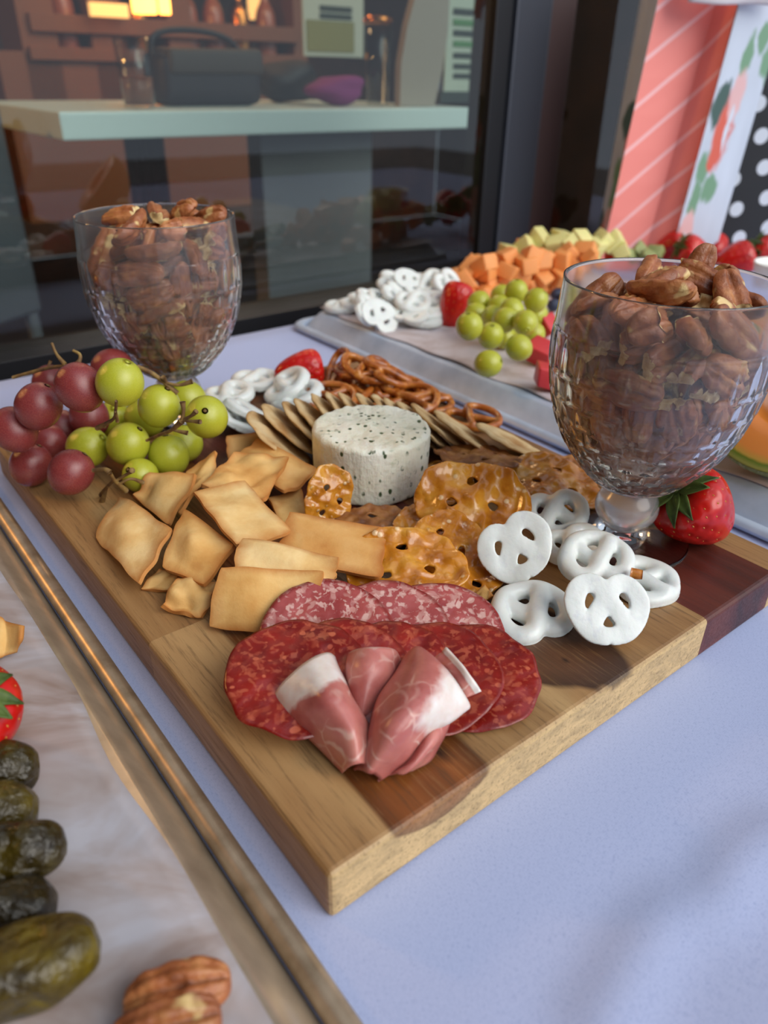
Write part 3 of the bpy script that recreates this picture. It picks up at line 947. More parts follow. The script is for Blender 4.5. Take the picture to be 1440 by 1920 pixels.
# milk-white coated pretzel with a poured, flat underside
S = 0.0155
parts = twist(S, 0.0047)
V, f = remeshed(parts, 0.0009, 10, 0.5)
V[:, 2] *= 0.85
lo = -0.0026
V[:, 2] = np.maximum(V[:, 2], lo)
foot = []
for q in pretzel_path():
    tv, tf = tube(q * [S, S, 0], 0.0054, 10, 5)
    tv[:, 2] = lo + 0.0005 + tv[:, 2] * 0.13
    foot.append((tv, tf))
V, f = remeshed([(V, f)] + foot, 0.0008, 5, 0.45)
V[:, :2] *= (1 + 0.03 * waves(V[:, :2] * 1000, 3, 0.12, 8))[:, None]
def yog_variant(seed):
    r = np.random.RandomState(seed)
    Q = V.copy()
    nrm = waves(Q * 1000, seed, 0.22, 9)
    Q[:, 2] += 0.00035 * nrm
    Q[:, 0] *= r.uniform(0.96, 1.05); Q[:, 1] *= r.uniform(0.92, 1.02)
    rr = np.hypot(Q[:, 0], Q[:, 1])
    a = np.arctan2(Q[:, 1], Q[:, 0])
    Q[:, :2] *= (1 + 0.035 * np.sin(2 * a + seed) * rr / 0.02)[:, None]
    return Q, f
m = Mat('white_coating', C(232, 234, 230), 0.34, Subsurface_Weight=0.15, Subsurface_Scale=0.003)
v = m.vary(m.map())
m.color(m.mix(m.ramp(m.noise(v, 160, 3), [(0.56, 0.0), (0.72, 0.35)]), C(224, 228, 224), C(196, 198, 208)))
m.bump(m.noise(v, 170, 3), 0.22, 0.0015)
M['yog'] = m.m
YOG = [make_mesh('white_pretzel', *yog_variant(s), M['yog']) for s in (1, 2, 3)]
def yog(u, v_, h, tilt, az, spin, label, k=0, flip=False, sc=1.0, group='white coated pretzels by the right goblet', z=None):
    pos = P(u, v_, (T if z is None else z) + h / 100)
    n = np.array(tiltn(tilt, az))
    if flip: n = -n
    o = put('white_pretzel', YOG[k % 3], None, frame(pos, n, math.radians(spin), sc * 1.06))
    tag(o, label, 'pretzel', group)
    return o
yog(1043, 962, 1.35, 22, 190, 5, 'white coated pretzel touching the dark pretzel crisps, farthest of the front pile', 0)
yog(1078, 1022, 0.85, 10, 180, 20, 'white coated pretzel buried in the middle of the front pile', 1)
yog(1212, 1088, 0.45, 6, 150, 80, 'white coated pretzel lying on the foot of the right goblet', 2)
yog(996, 1146, 0.55, 12, 185, 200, 'knobbly white coated pretzel lying flat beside the salami', 0, sc=1.1)
w4 = yog(1117, 1044, 1.9, 24, 185, 185, 'white coated pretzel on top of the pile below the goblet stem', 1)
yog(967, 1027, 2.2, 50, 190, 155, 'white coated pretzel propped up with its flat face showing beside the amber crisps', 2, True)
yog(1137, 1140, 1.85, 48, 178, 178, 'white coated pretzel propped up at the very front like a face', 0, True)
bg_ = 'white coated pretzels behind the cheese'
W4END = (0.0150, -0.0105, 0.0005)
yog(431, 738, 1.3, 4, 180, 40, 'white pretzel lying on another next to the rightmost green grape', 0, group=bg_, sc=1.06)
yog(428, 752, 0.45, 0, 0, 100, 'white pretzel at the bottom beside the left goblet foot', 1, group=bg_, sc=1.06)
yog(480, 712, 0.9, 4, 180, 10, 'white pretzel lying flat nearest the tablecloth behind the left pile', 2, group=bg_, sc=1.06)
yog(538, 722, 1.7, 30, 250, 60, 'white pretzel tilted against the red strawberry piece', 0, group=bg_, sc=1.12)
yog(556, 742, 1.2, 18, 240, 10, 'white pretzel tilted next to the end of the brown pretzel rods', 1, group=bg_, sc=1.12)
yog(466, 772, 1.3, 34, 60, 80, 'greyish white pretzel leaning beside the first round crackers', 2, group=bg_, sc=1.06)
yog(438, 788, 0.9, 34, 60, 20, 'greyish white pretzel leaning lowest beside the goblet foot and round crackers', 0, group=bg_, sc=1.06)

# brown mini pretzels
m = Mat('baked_pretzel', C(158, 84, 30), 0.3, Coat_Weight=0.3)
v = m.vary(m.map())
m.color(m.ramp(m.noise(v, 120, 4), [(0.3, C(122, 56, 12)), (0.5, C(172, 94, 30)), (0.75, C(210, 142, 62))]))
m.bump(m.noise(v, 300, 3), 0.3, 0.0008)
M['bpretz'] = m.m
simple('salt', C(240, 236, 228), 0.5)
a_, b_ = pretzel_path()
BP = make_mesh('brown_pretzel', *remeshed([tube(a_ * 0.0225, 0.0033, 10, 5), tube(b_ * 0.0225, 0.0033, 10, 5)], 0.0011, 3), M['bpretz'])
BPL = [
    (627, 700, .9, 58, 250, 20, 'brown pretzel twist standing against the red strawberry piece'),
    (655, 705, 1.2, 30, 230, 70, 'brown pretzel twist tilted at the left of the brown heap'),
    (690, 690, 2.2, 20, 120, 15, 'brown pretzel twist on top of the brown heap'),
    (728, 700, 2.0, 24, 80, 120, 'brown pretzel twist resting on the right shoulder of the brown heap'),
    (668, 718, .8, 6, 180, 200, 'brown pretzel twist flat at the base of the brown heap'),
    (712, 722, 1.1, 8, 170, 40, 'brown pretzel twist in the middle of the brown heap'),
    (752, 722, 1.1, 10, 90, 260, 'brown pretzel twist near the right pan at the side of the brown heap'),
    (620, 744, 1.2, 8, 180, 95, 'brown pretzel twist at the left end, beside the white pretzels'),
    (700, 742, .8, 5, 160, 10, 'brown pretzel twist along the row of round crackers'),
    (775, 748, 1.0, 12, 200, 80, 'brown pretzel twist behind the cheese at the right end of the heap'),
    (800, 752, .45, 3, 90, 150, 'brown pretzel twist flat on the wood at the right end of the heap'),
    (742, 738, .45, 2, 0, 300, 'brown pretzel twist at the bottom right under the heap'),
    (888, 782, .5, 4, 120, 35, 'single brown pretzel twist lying apart near the last cracker'),
    (690, 708, 1.5, 14, 20, 150, 'brown pretzel twist just under the topmost one'),
]
for u, v_, h, tl, az, sp, lab in BPL:
    o = put('brown_pretzel', BP, None, frame(P(u, v_, T + h / 100), tiltn(tl, az), math.radians(sp)))
    tag(o, lab, 'pretzel', 'brown pretzel twists behind the cheese')

V, f = tube([(0.0, 0, 0), (0.0035, -0.0012, 0), (0.006, -0.002, 0.0002)], [0.0030, 0.0030, 0.0026], 10, 3)
e_ = put('bare_pretzel_end', make_mesh('bare_pretzel_end', V, f, M['bpretz']), w4, w4.matrix_world.inverted() @ Matrix.Translation(Vector(P(1182, 1074, T + 0.0195))))
e_['label'] = 'bare brown pretzel end'

# ------------------------------------------------------------------ flat pretzel crisps
m = Mat('pretzel_crisp', C(184, 112, 32), 0.22, Coat_Weight=0.45, Coat_Roughness=0.12)
v = m.vary(m.map())
base_c = m.ramp(m.noise(v, 70, 4), [(0.25, C(142, 74, 14)), (0.48, C(198, 124, 30)), (0.75, C(224, 164, 64))])
sd = m.voronoi(v, 150)
saltm = m.math('MULTIPLY', m.ramp(sd, [(0.16, 1.0), (0.26, 0.0)]), m.ramp(m.noise(v, 80, 2), [(0.5, 0.0), (0.56, 1.0)]))
m.color(m.mix(m.math('MULTIPLY', saltm, 0.7), base_c, C(240, 214, 170)))
b1 = m.bump(m.ramp(sd, [(0.0, 1.0), (0.35, 0.0)]), 0.6, 0.0012)
m.bump(m.noise(v, 110, 3), 0.4, 0.002, b1)
M['crisp'] = m.m
m2 = Mat('pretzel_crisp_underside', C(150, 92, 40), 0.45)
v = m2.vary(m2.map())
m2.color(m2.ramp(m2.noise(v, 70, 4), [(0.28, C(98, 52, 20)), (0.5, C(150, 92, 42)), (0.75, C(190, 134, 74))]))
m2.bump(m2.noise(v, 160, 4), 0.5, 0.0015)
M['crisp2'] = m2.m
def crisp_mesh(seed, mat):
    cu = bpy.data.curves.new('work', 'CURVE')
    cu.dimensions = '2D'; cu.fill_mode = 'BOTH'; cu.extrude = 0.0011
    r = np.random.RandomState(seed)
    def loop(fn, n):
        sp = cu.splines.new('POLY'); sp.points.add(n - 1); sp.use_cyclic_u = True
        for i in range(n):
            x, y = fn(2 * math.pi * i / n)
            sp.points[i].co = (x, y, 0, 1)
    ph = r.uniform(0, 6.28, 4)
    def outl(a):
        k = 1 + 0.045 * math.sin(2 * a + ph[0]) + 0.03 * math.sin(5 * a + ph[1]) + 0.02 * math.sin(11 * a + ph[2]) - 0.10 * math.exp(-((a - math.pi / 2) / 0.25) ** 2)
        return 0.030 * k * math.cos(a), 0.0235 * k * math.sin(a)
    loop(outl, 90)
    for hx, hy, hr in ((-0.0115, 0.003, 0.0027), (0.0105, 0.005, 0.0029), (0.001, -0.0105, 0.0030)):
        p2 = r.uniform(0, 6.28)
        loop(lambda a: (hx + hr * (1 + 0.2 * math.sin(3 * a + p2)) * math.cos(a), hy + hr * 0.85 * (1 + 0.2 * math.sin(2 * a + p2)) * math.sin(a)), 20)
    o = bpy.data.objects.new('work', cu); COL.objects.link(o)
    dg = bpy.context.evaluated_depsgraph_get()
    me = bpy.data.meshes.new_from_object(o.evaluated_get(dg))
    V = np.array([q.co[:] for q in me.vertices]); f = [tuple(p.vertices) for p in me.polygons]
    bpy.data.objects.remove(o); bpy.data.meshes.remove(me)
    V, f = remeshed([(V, f)], 0.00085, 3)
    z = 0.0009 * waves(V[:, :2] * 1000, seed, 0.28, 10) + 0.0018 * waves(V[:, :2] * 1000, seed + 3, 0.07, 5)
    V[:, 2] = V[:, 2] * (1 + 0.3 * waves(V[:, :2] * 1000, seed + 9, 0.5, 8)) + z
    return make_mesh('pretzel_crisp', V, f, mat)
CR_ = [crisp_mesh(2, M['crisp']), crisp_mesh(5, M['crisp']), crisp_mesh(8, M['crisp2'])]
CRL = [
    # u, v, h, tilt, az, spin, mesh, scale, label
    (1078, 884, .5, 4, 20, 20, 2, 1.0, 'dull brown pretzel crisp lying flat in front of the last round cracker'),
    (898, 858, 1.9, 12, 20, 10, 2, 1.1, 'brown pretzel crisp shown from below, lying on edge behind the large amber crisp'),
    (1040, 905, 1.3, 18, 165, 160, 0, 1.12, 'dark amber pretzel crisp left of the right goblet stem'),
    (836, 900, 0.9, 10, 200, 80, 1, .9, 'pretzel crisp wedged between the cheese and the large amber crisp'),
    (706, 990, .4, 6, 170, 190, 2, 1.0, 'pale brown pretzel crisp lying at the foot of the cheese'),
    (800, 985, .6, 8, 150, 60, 0, .85, 'brown pretzel crisp half hidden right below the cheese'),
    (868, 1078, .5, 10, 180, 40, 1, .95, 'pretzel crisp lowest in the pile above the salami'),
    (832, 1030, 1.2, 24, 175, 75, 0, .98, 'round amber pretzel crisp under the largest one'),
    (885, 934, 2.5, 32, 186, 172, 1, 1.16, 'largest glossy amber pretzel crisp with three holes on top'),
    (762, 1062, 1.5, 26, 180, 186, 0, 1.12, 'speckled golden pretzel crisp tucked under the toasted pita chip'),
    (616, 938, 1.7, 72, 150, 78, 1, .74, 'broken pretzel crisp standing upright against the cheese'),
]
for u, v_, h, tl, az, sp, k, sc, lab in CRL:
    o = put('pretzel_crisp', CR_[k], None, frame(P(u, v_, T + h / 100), tiltn(tl, az), math.radians(sp), sc))
    tag(o, lab, 'pretzel crisp', 'flat pretzel crisps around the cheese')

# ------------------------------------------------------------------ round crackers
m = Mat('round_cracker', C(206, 176, 128), 0.75, Specular_IOR_Level=0.2)
v = m.vary(m.map())
base_c = m.ramp(m.noise(v, 60, 4), [(0.3, C(176, 132, 82)), (0.5, C(208, 178, 130)), (0.75, C(222, 200, 158))])
q = m.sep(m.coord('Object'))
rr = m.math('SQRT', m.math('ADD', m.math('MULTIPLY', q[0], q[0]), m.math('MULTIPLY', q[1], q[1])))
base_c = m.mix(m.ramp(m.math('DIVIDE', rr, 0.030), [(0.86, 0.0), (0.99, 0.6)]), base_c, C(196, 146, 84))
m.color(base_c)
m.bump(m.noise(v, 120, 4), 0.4, 0.0012)
M['cracker'] = m.m
def disc_mesh(name, R, th, mat, seed, nr=14, nt=64, lump=0.0006, rim=0.012, wavy=0.0):
    a = np.linspace(0, 2 * math.pi, nt, endpoint=False)
    rows_t, rows_b = [], []
    kr = 1 + rim * waves(np.stack([np.cos(a), np.sin(a)], -1) * 3, seed, 1.4, 7)
    for i in range(1, nr + 1):
        r = R * i / nr * kr
        p = np.stack([r * np.cos(a), r * np.sin(a)], -1)
        e = math.sqrt(max(0.0, 1 - (i / nr) ** 12))
        w = wavy * waves(p / R, seed + 2, 2.2, 5) + lump * waves(p * 1000, seed + 1, 0.28, 9)
        rows_t.append(np.column_stack([p, w + th / 2 * max(e, 0.25)]))
        rows_b.append(np.column_stack([p, w - th / 2 * max(e, 0.25)]))
    V = np.vstack([[[0, 0, th / 2]]] + rows_t + rows_b[::-1] + [[[0, 0, -th / 2]]])
    f = [(0, 1 + j, 1 + (j + 1) % nt) for j in range(nt)]
    f += grid_faces(2 * nr, nt, 1, True, True)
    L = len(V) - 1
    f += [(L, L - nt + (j + 1) % nt, L - nt + j) for j in range(nt)]
    return make_mesh(name, V, f, mat)
CK = [disc_mesh('round_cracker', 0.0285, 0.0030, M['cracker'], s) for s in (3, 6, 9)]
# centre pixel, height, image direction of the normal (right, up), facing
CKL = [(522, 822, 1.6, .66, .75, .26), (548, 806, 1.9, .66, .75, .24), (584, 802, 1.9, .68, .73, .24), (604, 796, 2.0, .68, .73, .22),
       (634, 789, 2.0, .70, .71, .20), (660, 786, 2.0, .70, .71, .18), (684, 785, 2.0, .70, .71, .18), (716, 786, 2.0, .70, .71, .18), (748, 788, 2.0, .68, .73, .2), (770, 794, 1.9, .68, .73, .22), (796, 800, 1.8, .66, .75, .22), (826, 802, 1.6, .62, .78, .24),
       (872, 812, 1.4, .56, .83, .26), (955, 826, .95, .40, .91, .30)]
order = ['first', 'second', 'third', 'fourth', 'fifth', 'sixth', 'seventh', 'eighth', 'ninth', 'tenth', 'eleventh', 'twelfth']
RX, UPV, BK = np.array([1.0, 0, 0]), np.array([0, _s, _c]), np.array([0, -_c, _s])
for i, (u, v_, h, nx, ny, fc) in enumerate(CKL):
    n = fc * BK + math.sqrt(1 - fc * fc) * (nx * RX + ny * UPV)
    pos = P(u, v_, T + h / 100)
    low = 0.0285 * math.sqrt(max(0, 1 - (n[2] / np.linalg.norm(n)) ** 2)) + 0.0016
    if pos[2] - low < T + 0.0004: pos = P(u, v_, T + 0.0004 + low)
    o = put('round_cracker', CK[i % 3], None, frame(pos, n, i * 1.3))
    if i == 13: lab = 'last round cracker lying flattest at the right end of the row'
    elif i == 12: lab = 'round cracker directly left of the flattest last cracker'
    else: lab = '%s round cracker from the left in the leaning row behind the cheese' % order[i]
    tag(o, lab, 'cracker', 'round crackers in a leaning row')

# ------------------------------------------------------------------ salami
def salami_mat(name, lean, fat, dark, fat_amt, scale):
    m = Mat(name, lean, 0.27, Subsurface_Weight=0.1, Subsurface_Scale=0.002)
    v = m.vary(m.map())
    wv = m.node('ShaderNodeVectorMath', operation='ADD')
    nz = m.node('ShaderNodeTexNoise'); nz.inputs['Scale'].default_value = 90
    m.link(v, nz.inputs['Vector'])
    sc = m.node('ShaderNodeVectorMath', operation='SCALE'); sc.inputs['Scale'].default_value = 0.006
    m.link(nz.outputs['Color'], sc.inputs[0]); m.link(v, wv.inputs[0]); m.link(sc.outputs[0], wv.inputs[1])
    nb = m.noise(wv.outputs[0], scale * 0.95, 2.0, 0.5, 0.4)
    nb2 = m.noise(wv.outputs[0], scale * 0.42, 1.5, 0.5, 0.6)
    d = m.voronoi(wv.outputs[0], scale * 0.55)
    cell = m.voronoi(wv.outputs[0], scale * 0.55, 'Color')
    cs = m.sep(cell)
    size = m.math('MULTIPLY', cs[0], fat_amt)
    spot = m.ramp(m.math('SUBTRACT', d, size), [(0.0, 1.0), (0.07, 0.0)])
    base_c = m.ramp(m.noise(v, 60, 4), [(0.3, dark), (0.7, lean)])
    fcol = m.mix(cs[1], fat, tuple(0.5 * a + 0.5 * b for a, b in zip(fat, lean)))
    col = m.mix(m.math('MULTIPLY', spot, 0.85), base_c, fcol)
    col = m.mix(m.math('MULTIPLY', m.ramp(nb, [(0.54, 0.0), (0.64, 1.0)]), fat_amt * 1.9), col, fat)
    col = m.mix(m.math('MULTIPLY', m.ramp(nb2, [(0.56, 0.0), (0.63, 1.0)]), fat_amt * 1.3), col, fcol)
    q = m.sep(m.coord('Object'))
    rr = m.math('SQRT', m.math('ADD', m.math('MULTIPLY', q[0], q[0]), m.math('MULTIPLY', q[1], q[1])))
    col = m.mix(m.ramp(m.math('DIVIDE', rr, 0.034), [(0.90, 0.0), (0.955, 0.75), (1.0, 0.4)]), col, C(118, 20, 14))
    m.color(col)
    m.bump(m.noise(v, 240, 4), 0.4, 0.0007)
    return m.m
SR = salami_mat('red_salami', C(156, 38, 28), C(208, 112, 80), C(106, 18, 16), 0.23, 270)
SP = salami_mat('pink_salami', C(184, 92, 88), C(226, 188, 178), C(150, 58, 58), 0.38, 330)
SLR = [disc_mesh('salami_slice', 0.0335, 0.0013, SR, s, 22, 96, 0.0004, 0.03, 0.0013) for s in (1, 4)]
SLP = [disc_mesh('salami_slice', 0.0335, 0.0013, SP, s, 22, 96, 0.00025, 0.016, 0.0010) for s in (7, 8)]
SAL = [
    (822, 1192, .80, 19, 184, SLP[0], 'pink marbled salami slice at the right of the rear row'),
    (722, 1192, .98, 19, 180, SLP[1], 'pink marbled salami slice in the middle of the rear row'),
    (612, 1190, 1.16, 19, 176, SLP[0], 'pink marbled salami slice at the left of the rear row against the square pita chip'),
    (886, 1262, .80, 9, 182, SLR[0], 'deep red salami slice at the right end of the front row'),
    (812, 1264, 1.08, 9, 182, SLR[1], 'deep red salami slice second from the right in the front row'),
    (730, 1263, 1.36, 10, 180, SLR[0], 'deep red salami slice behind the middle prosciutto roll'),
    (642, 1263, 1.64, 10, 177, SLR[1], 'deep red salami slice second from the left in the front row'),
    (556, 1262, 1.86, 11, 172, SLR[0], 'deep red salami slice at the left end of the front row'),
]
for i, (u, v_, h, tl, az, me, lab) in enumerate(SAL):
    o = put('salami_slice', me, None, frame(P(u, v_, T + h / 100), tiltn(tl, az), i * 0.9, 0.965 if i > 2 else 1.0))
    tag(o, lab, 'salami', 'salami slices fanned on the board')

# ------------------------------------------------------------------ prosciutto
def prosc_mat(name, fat_expr):
    m = Mat(name, C(190, 112, 104), 0.34, Subsurface_Weight=0.25, Subsurface_Scale=0.004)
    v = m.map()
    lean = m.ramp(m.noise(v, 45, 4), [(0.28, C(164, 84, 80)), (0.5, C(192, 116, 108)), (0.75, C(212, 146, 130))])
    # thin winding veins of fat
    wv = m.node('ShaderNodeVectorMath', operation='ADD')
    nz = m.node('ShaderNodeTexNoise'); nz.inputs['Scale'].default_value = 70
    m.link(v, nz.inputs['Vector'])
    sc = m.node('ShaderNodeVectorMath', operation='SCALE'); sc.inputs['Scale'].default_value = 0.010
    m.link(nz.outputs['Color'], sc.inputs[0]); m.link(v, wv.inputs[0]); m.link(sc.outputs[0], wv.inputs[1])
    vd = m.voronoi(wv.outputs[0], 75, 'Distance', 'DISTANCE_TO_EDGE')
    vein = m.math('MULTIPLY', m.ramp(vd, [(0.015, 1.0), (0.06, 0.0)]), m.ramp(m.noise(v, 55, 2), [(0.45, 0.0), (0.6, 0.75)]))
    col = m.mix(vein, lean, C(226, 190, 178))
    uv = m.sep(m.coord('UV'))
    wob = m.math('MULTIPLY', m.math('SUBTRACT', m.noise(v, 90, 3), 0.5), 0.2)
    fat = fat_expr(m, m.math('ADD', uv[0], wob), m.math('ADD', uv[1], wob))
    col = m.mix(fat, col, m.ramp(m.noise(v, 120, 3), [(0.3, C(226, 206, 196)), (0.7, C(240, 230, 226))]))
    m.color(col)
    m.bump(m.noise(m.map((130, 130, 130)), 1.0, 4), 0.35, 0.001)
    return m.m
def prosc(rows, mat, label, th=0.0011, sub=7, crease=0.0, seed=0):
    ctrl = [[P(u, v_, T + h / 100) for u, v_, h in r] for r in rows]
    Gd = patch(ctrl, sub)
    n, k, _ = Gd.shape
    s, t = np.meshgrid(np.linspace(0, 1, n), np.linspace(0, 1, k), indexing='ij')
    st = np.stack([s * 1.0, t], -1)
    N = np.cross(np.gradient(Gd, axis=0), np.gradient(Gd, axis=1))
    N /= np.linalg.norm(N, axis=2, keepdims=True) + 1e-12
    Gd = Gd + N * (0.0006 * waves(st, seed, 7, 8))[..., None] + N * (crease * np.sin(t * 9 + s * 2))[..., None]
    V, f, uv = sheet(Gd, th)
    V[:, 2] = np.maximum(V[:, 2], T + 0.0006)
    o = wobj('prosciutto_slice', V, f, mat, uv=uv)
    tag(o, label, 'prosciutto', 'rolled prosciutto slices')
    return o
fat_top = prosc_mat('prosciutto_fat_end', lambda m, a, b: m.ramp(a, [(0.27, 1.0), (0.33, 0.0)]))
fat_none = prosc_mat('prosciutto_lean', lambda m, a, b: m.ramp(a, [(0.0, 0.4), (0.03, 0.0)]))
fat_side = prosc_mat('prosciutto_fat_side', lambda m, a, b: m.math('MULTIPLY', m.ramp(b, [(0.56, 0.0), (0.66, 1.0)]), m.ramp(a, [(0.40, 1.0), (0.52, 0.0)])))
fat_strip = prosc_mat('prosciutto_fat_edge', lambda m, a, b: m.ramp(b, [(0.66, 0.0), (0.74, 1.0)]))
# lower back piece
prosc([[(790, 1362, .9), (822, 1352, 1.5), (844, 1352, 1.3)], [(772, 1396, .7), (806, 1386, 1.5), (830, 1388, .8)], [(748, 1436, .25), (778, 1428, 1.1), (808, 1422, .25)], [(722, 1452, .2), (752, 1450, .6), (775, 1446, .15)]],
      fat_none, 'dark pink prosciutto tail tucked under the right hand roll', seed=3)
# tan flap at the upper right
prosc([[(810, 1238, 2.3), (838, 1214, 2.9)], [(842, 1272, 2.1), (872, 1252, 2.7)], [(868, 1312, 1.7), (902, 1296, 2.1)]], fat_strip, 'small tan and white prosciutto flap at the far right', sub=9, seed=5)
# centre roll
prosc([[(648, 1240, 1.7), (658, 1222, 2.6), (696, 1214, 3.1), (738, 1217, 2.7), (752, 1240, 1.7)], [(648, 1270, 1.4), (655, 1258, 2.3), (692, 1250, 2.8), (730, 1260, 2.3), (738, 1274, 1.4)],
       [(655, 1306, 1.2), (662, 1298, 1.8), (686, 1292, 2.2), (710, 1304, 1.8), (716, 1314, 1.2)], [(668, 1350, .9), (672, 1346, 1.2), (680, 1343, 1.4), (690, 1346, 1.2), (694, 1350, .9)]],
      fat_none, 'upright pink prosciutto cone between two larger rolls', seed=7)
# left roll
prosc([[(512, 1314, 1.2), (528, 1286, 2.0), (572, 1244, 2.8), (612, 1226, 2.7), (634, 1236, 1.6)],
       [(530, 1334, 1.2), (552, 1306, 2.2), (592, 1276, 3.0), (630, 1262, 2.7), (646, 1272, 1.5)],
       [(550, 1352, 1.1), (574, 1330, 2.2), (612, 1308, 3.0), (648, 1302, 2.5), (660, 1312, 1.3)],
       [(572, 1374, .8), (596, 1352, 2.0), (636, 1336, 2.7), (676, 1342, 2.2), (692, 1362, 1.2)],
       [(608, 1412, .4), (628, 1394, 1.5), (660, 1378, 2.2), (684, 1384, 1.7), (694, 1396, .9)],
       [(644, 1448, .1), (652, 1440, .8), (668, 1432, 1.3), (682, 1432, 1.1), (688, 1440, .3)]],
      fat_top, 'left hand prosciutto roll with a broad white fat end', seed=9)
# right roll
prosc([[(758, 1232, 1.8), (766, 1222, 2.6), (790, 1214, 3.2), (836, 1256, 3.1), (880, 1318, 1.9), (872, 1334, 1.2)],
       [(736, 1268, 1.6), (748, 1258, 2.6), (782, 1258, 3.4), (818, 1294, 3.2), (848, 1342, 1.9), (838, 1354, 1.2)],
       [(706, 1312, 1.4), (718, 1302, 2.5), (756, 1304, 3.4), (788, 1336, 3.1), (806, 1366, 1.8), (796, 1376, 1.0)],
       [(692, 1366, 1.1), (700, 1360, 2.1), (728, 1358, 2.9), (756, 1376, 2.6), (776, 1398, 1.4), (768, 1406, .6)],
       [(682, 1404, .7), (692, 1398, 1.5), (714, 1400, 2.1), (738, 1412, 1.8), (754, 1428, .8), (748, 1434, .3)],
       [(664, 1444, .2), (674, 1444, .6), (690, 1448, 1.0), (702, 1452, .8), (712, 1460, .3), (708, 1464, .15)]],
      fat_side, 'large right hand prosciutto roll with a white fat fold', seed=11)
# ------------------------------------------------------------------ grapes
def grape_mat(name, c1, c2, c3, bloom, sss):
    m = Mat(name, c2, 0.2, Subsurface_Weight=sss, Subsurface_Scale=0.006, Coat_Weight=0.15)
    m.b.inputs['Subsurface Radius'].default_value = (1.0, 0.8, 0.25) if c2[1] > c2[0] * 0.6 else (1.0, 0.25, 0.2)
    v = m.vary(m.map())
    col = m.ramp(m.noise(v, 55, 3), [(0.3, c1), (0.5, c2), (0.72, c3)])
    fine = m.ramp(m.noise(v, 500, 2), [(0.62, 0.0), (0.72, 0.35)])
    col = m.mix(fine, col, c3)
    fog = m.math('MULTIPLY', m.ramp(m.noise(v, 75, 4), [(0.45, 0.0), (0.7, 1.0)]), bloom)
    m.color(m.mix(fog, col, C(176, 150, 160)))
    m.rough(m.ramp(m.noise(v, 75, 4), [(0.4, 0.16), (0.7, 0.16 + bloom)]))
    m.bump(m.noise(v, 60, 2), 0.15, 0.002)
    return m.m
M['green_grape'] = grape_mat('green_grape', C(156, 162, 30), C(180, 182, 46), C(198, 198, 78), 0.05, 0.45)
M['red_grape'] = grape_mat('red_grape', C(92, 20, 28), C(130, 40, 42), C(168, 90, 70), 0.16, 0.25)
simple('grape_scar', C(96, 74, 40), 0.7)
def grape_mesh(name, mat, el):
    nl, nt = 22, 36
    th = np.linspace(0, math.pi, nl)[1:-1]
    pr = [(math.sin(a) * (1 - 0.03 * math.cos(a)), -math.cos(a) * el + 0.05 * math.exp(-((math.pi - a) / 0.2) ** 2) * -1) for a in th]
    V, f = lathe(pr, nt)
    V = np.vstack([V, [[0, 0, -el * 0.985], [0, 0, el * 0.97]]])
    n = len(pr) * nt
    f += [(j, n, (j + 1) % nt)[::1] for j in range(nt)]
    f += [((len(pr) - 1) * nt + (j + 1) % nt, n + 1, (len(pr) - 1) * nt + j) for j in range(nt)]
    f = [q if i < len(f) - 2 * nt else q[::-1] for i, q in enumerate(f)]
    V *= (1 + 0.012 * waves(V, 5, 1.6, 6))[:, None]
    return make_mesh(name, V, f, mat)
GG = grape_mesh('green_grape', M['green_grape'], 1.08)
GRD = grape_mesh('red_grape', M['red_grape'], 1.12)
V, f = lathe([(0.02, 0), (0.07, 0.005), (0.085, 0.02), (0.06, 0.05), (0.02, 0.055)], 10)
f.append(tuple(range(10))[::-1]); f.append(tuple(len(V) - 10 + j for j in range(10)))
SCAR = make_mesh('stem_scar', V, f, simple('scar', C(110, 82, 44), 0.7))
GRAPES = [
    ('r', 210, 690, 36, 'dark red grape behind the topmost green grape'), ('r', 150, 727, 44, 'largest reddish brown grape on top left of the topmost green grape'),
    ('r', 72, 762, 42, 'shiny red grape high at the left of the bunch'), ('r', 27, 806, 41, 'red grape cut by the left edge of the picture'),
    ('r', 118, 806, 36, 'purple red grape in the middle of the red grapes'), ('r', 58, 872, 38, 'dusty red grape resting lowest at the far left'),
    ('r', 133, 886, 41, 'dark purple grape lowest beside the green grapes'), ('r', 168, 782, 36, 'shadowed dark red grape deep in the bunch under the topmost green grape'),
    ('r', 92, 716, 30, 'small dull red grape behind the shiny red one under the stalk'), ('r', 92, 832, 34, 'hidden red grape between the lower red grapes'),
    ('g', 225, 717, 44, 'topmost pale green grape facing the viewer'), ('g', 298, 762, 39, 'green grape right below the topmost one'),
    ('g', 388, 782, 40, 'green grape farthest right with a forked stalk in front'), ('g', 165, 838, 38, 'green grape next to the purple grapes'),
    ('g', 240, 833, 39, 'green grape in the centre of the bunch'), ('g', 317, 855, 38, 'green grape directly above the folded pita chip'),
    ('g', 352, 748, 34, 'small green grape behind the rightmost one near the goblet foot'), ('g', 213, 787, 35, 'green grape tucked under the topmost one'),
    ('g', 264, 892, 33, 'green grape lying lowest on the board among stalks'), ('g', 345, 832, 35, 'shaded green grape behind the one above the pita chip'),
    ('g', 272, 784, 36, 'shaded green grape in the core of the bunch'),
]
gd = []
for k, u, v_, rp, lab in GRAPES:
    gd.append([0.0142 * F_PX / rp])
gd = np.array(gd)[:, 0]
rp = np.array([g[3] for g in GRAPES], float)
rays = np.array([ray(g[1], g[2]) for g in GRAPES])
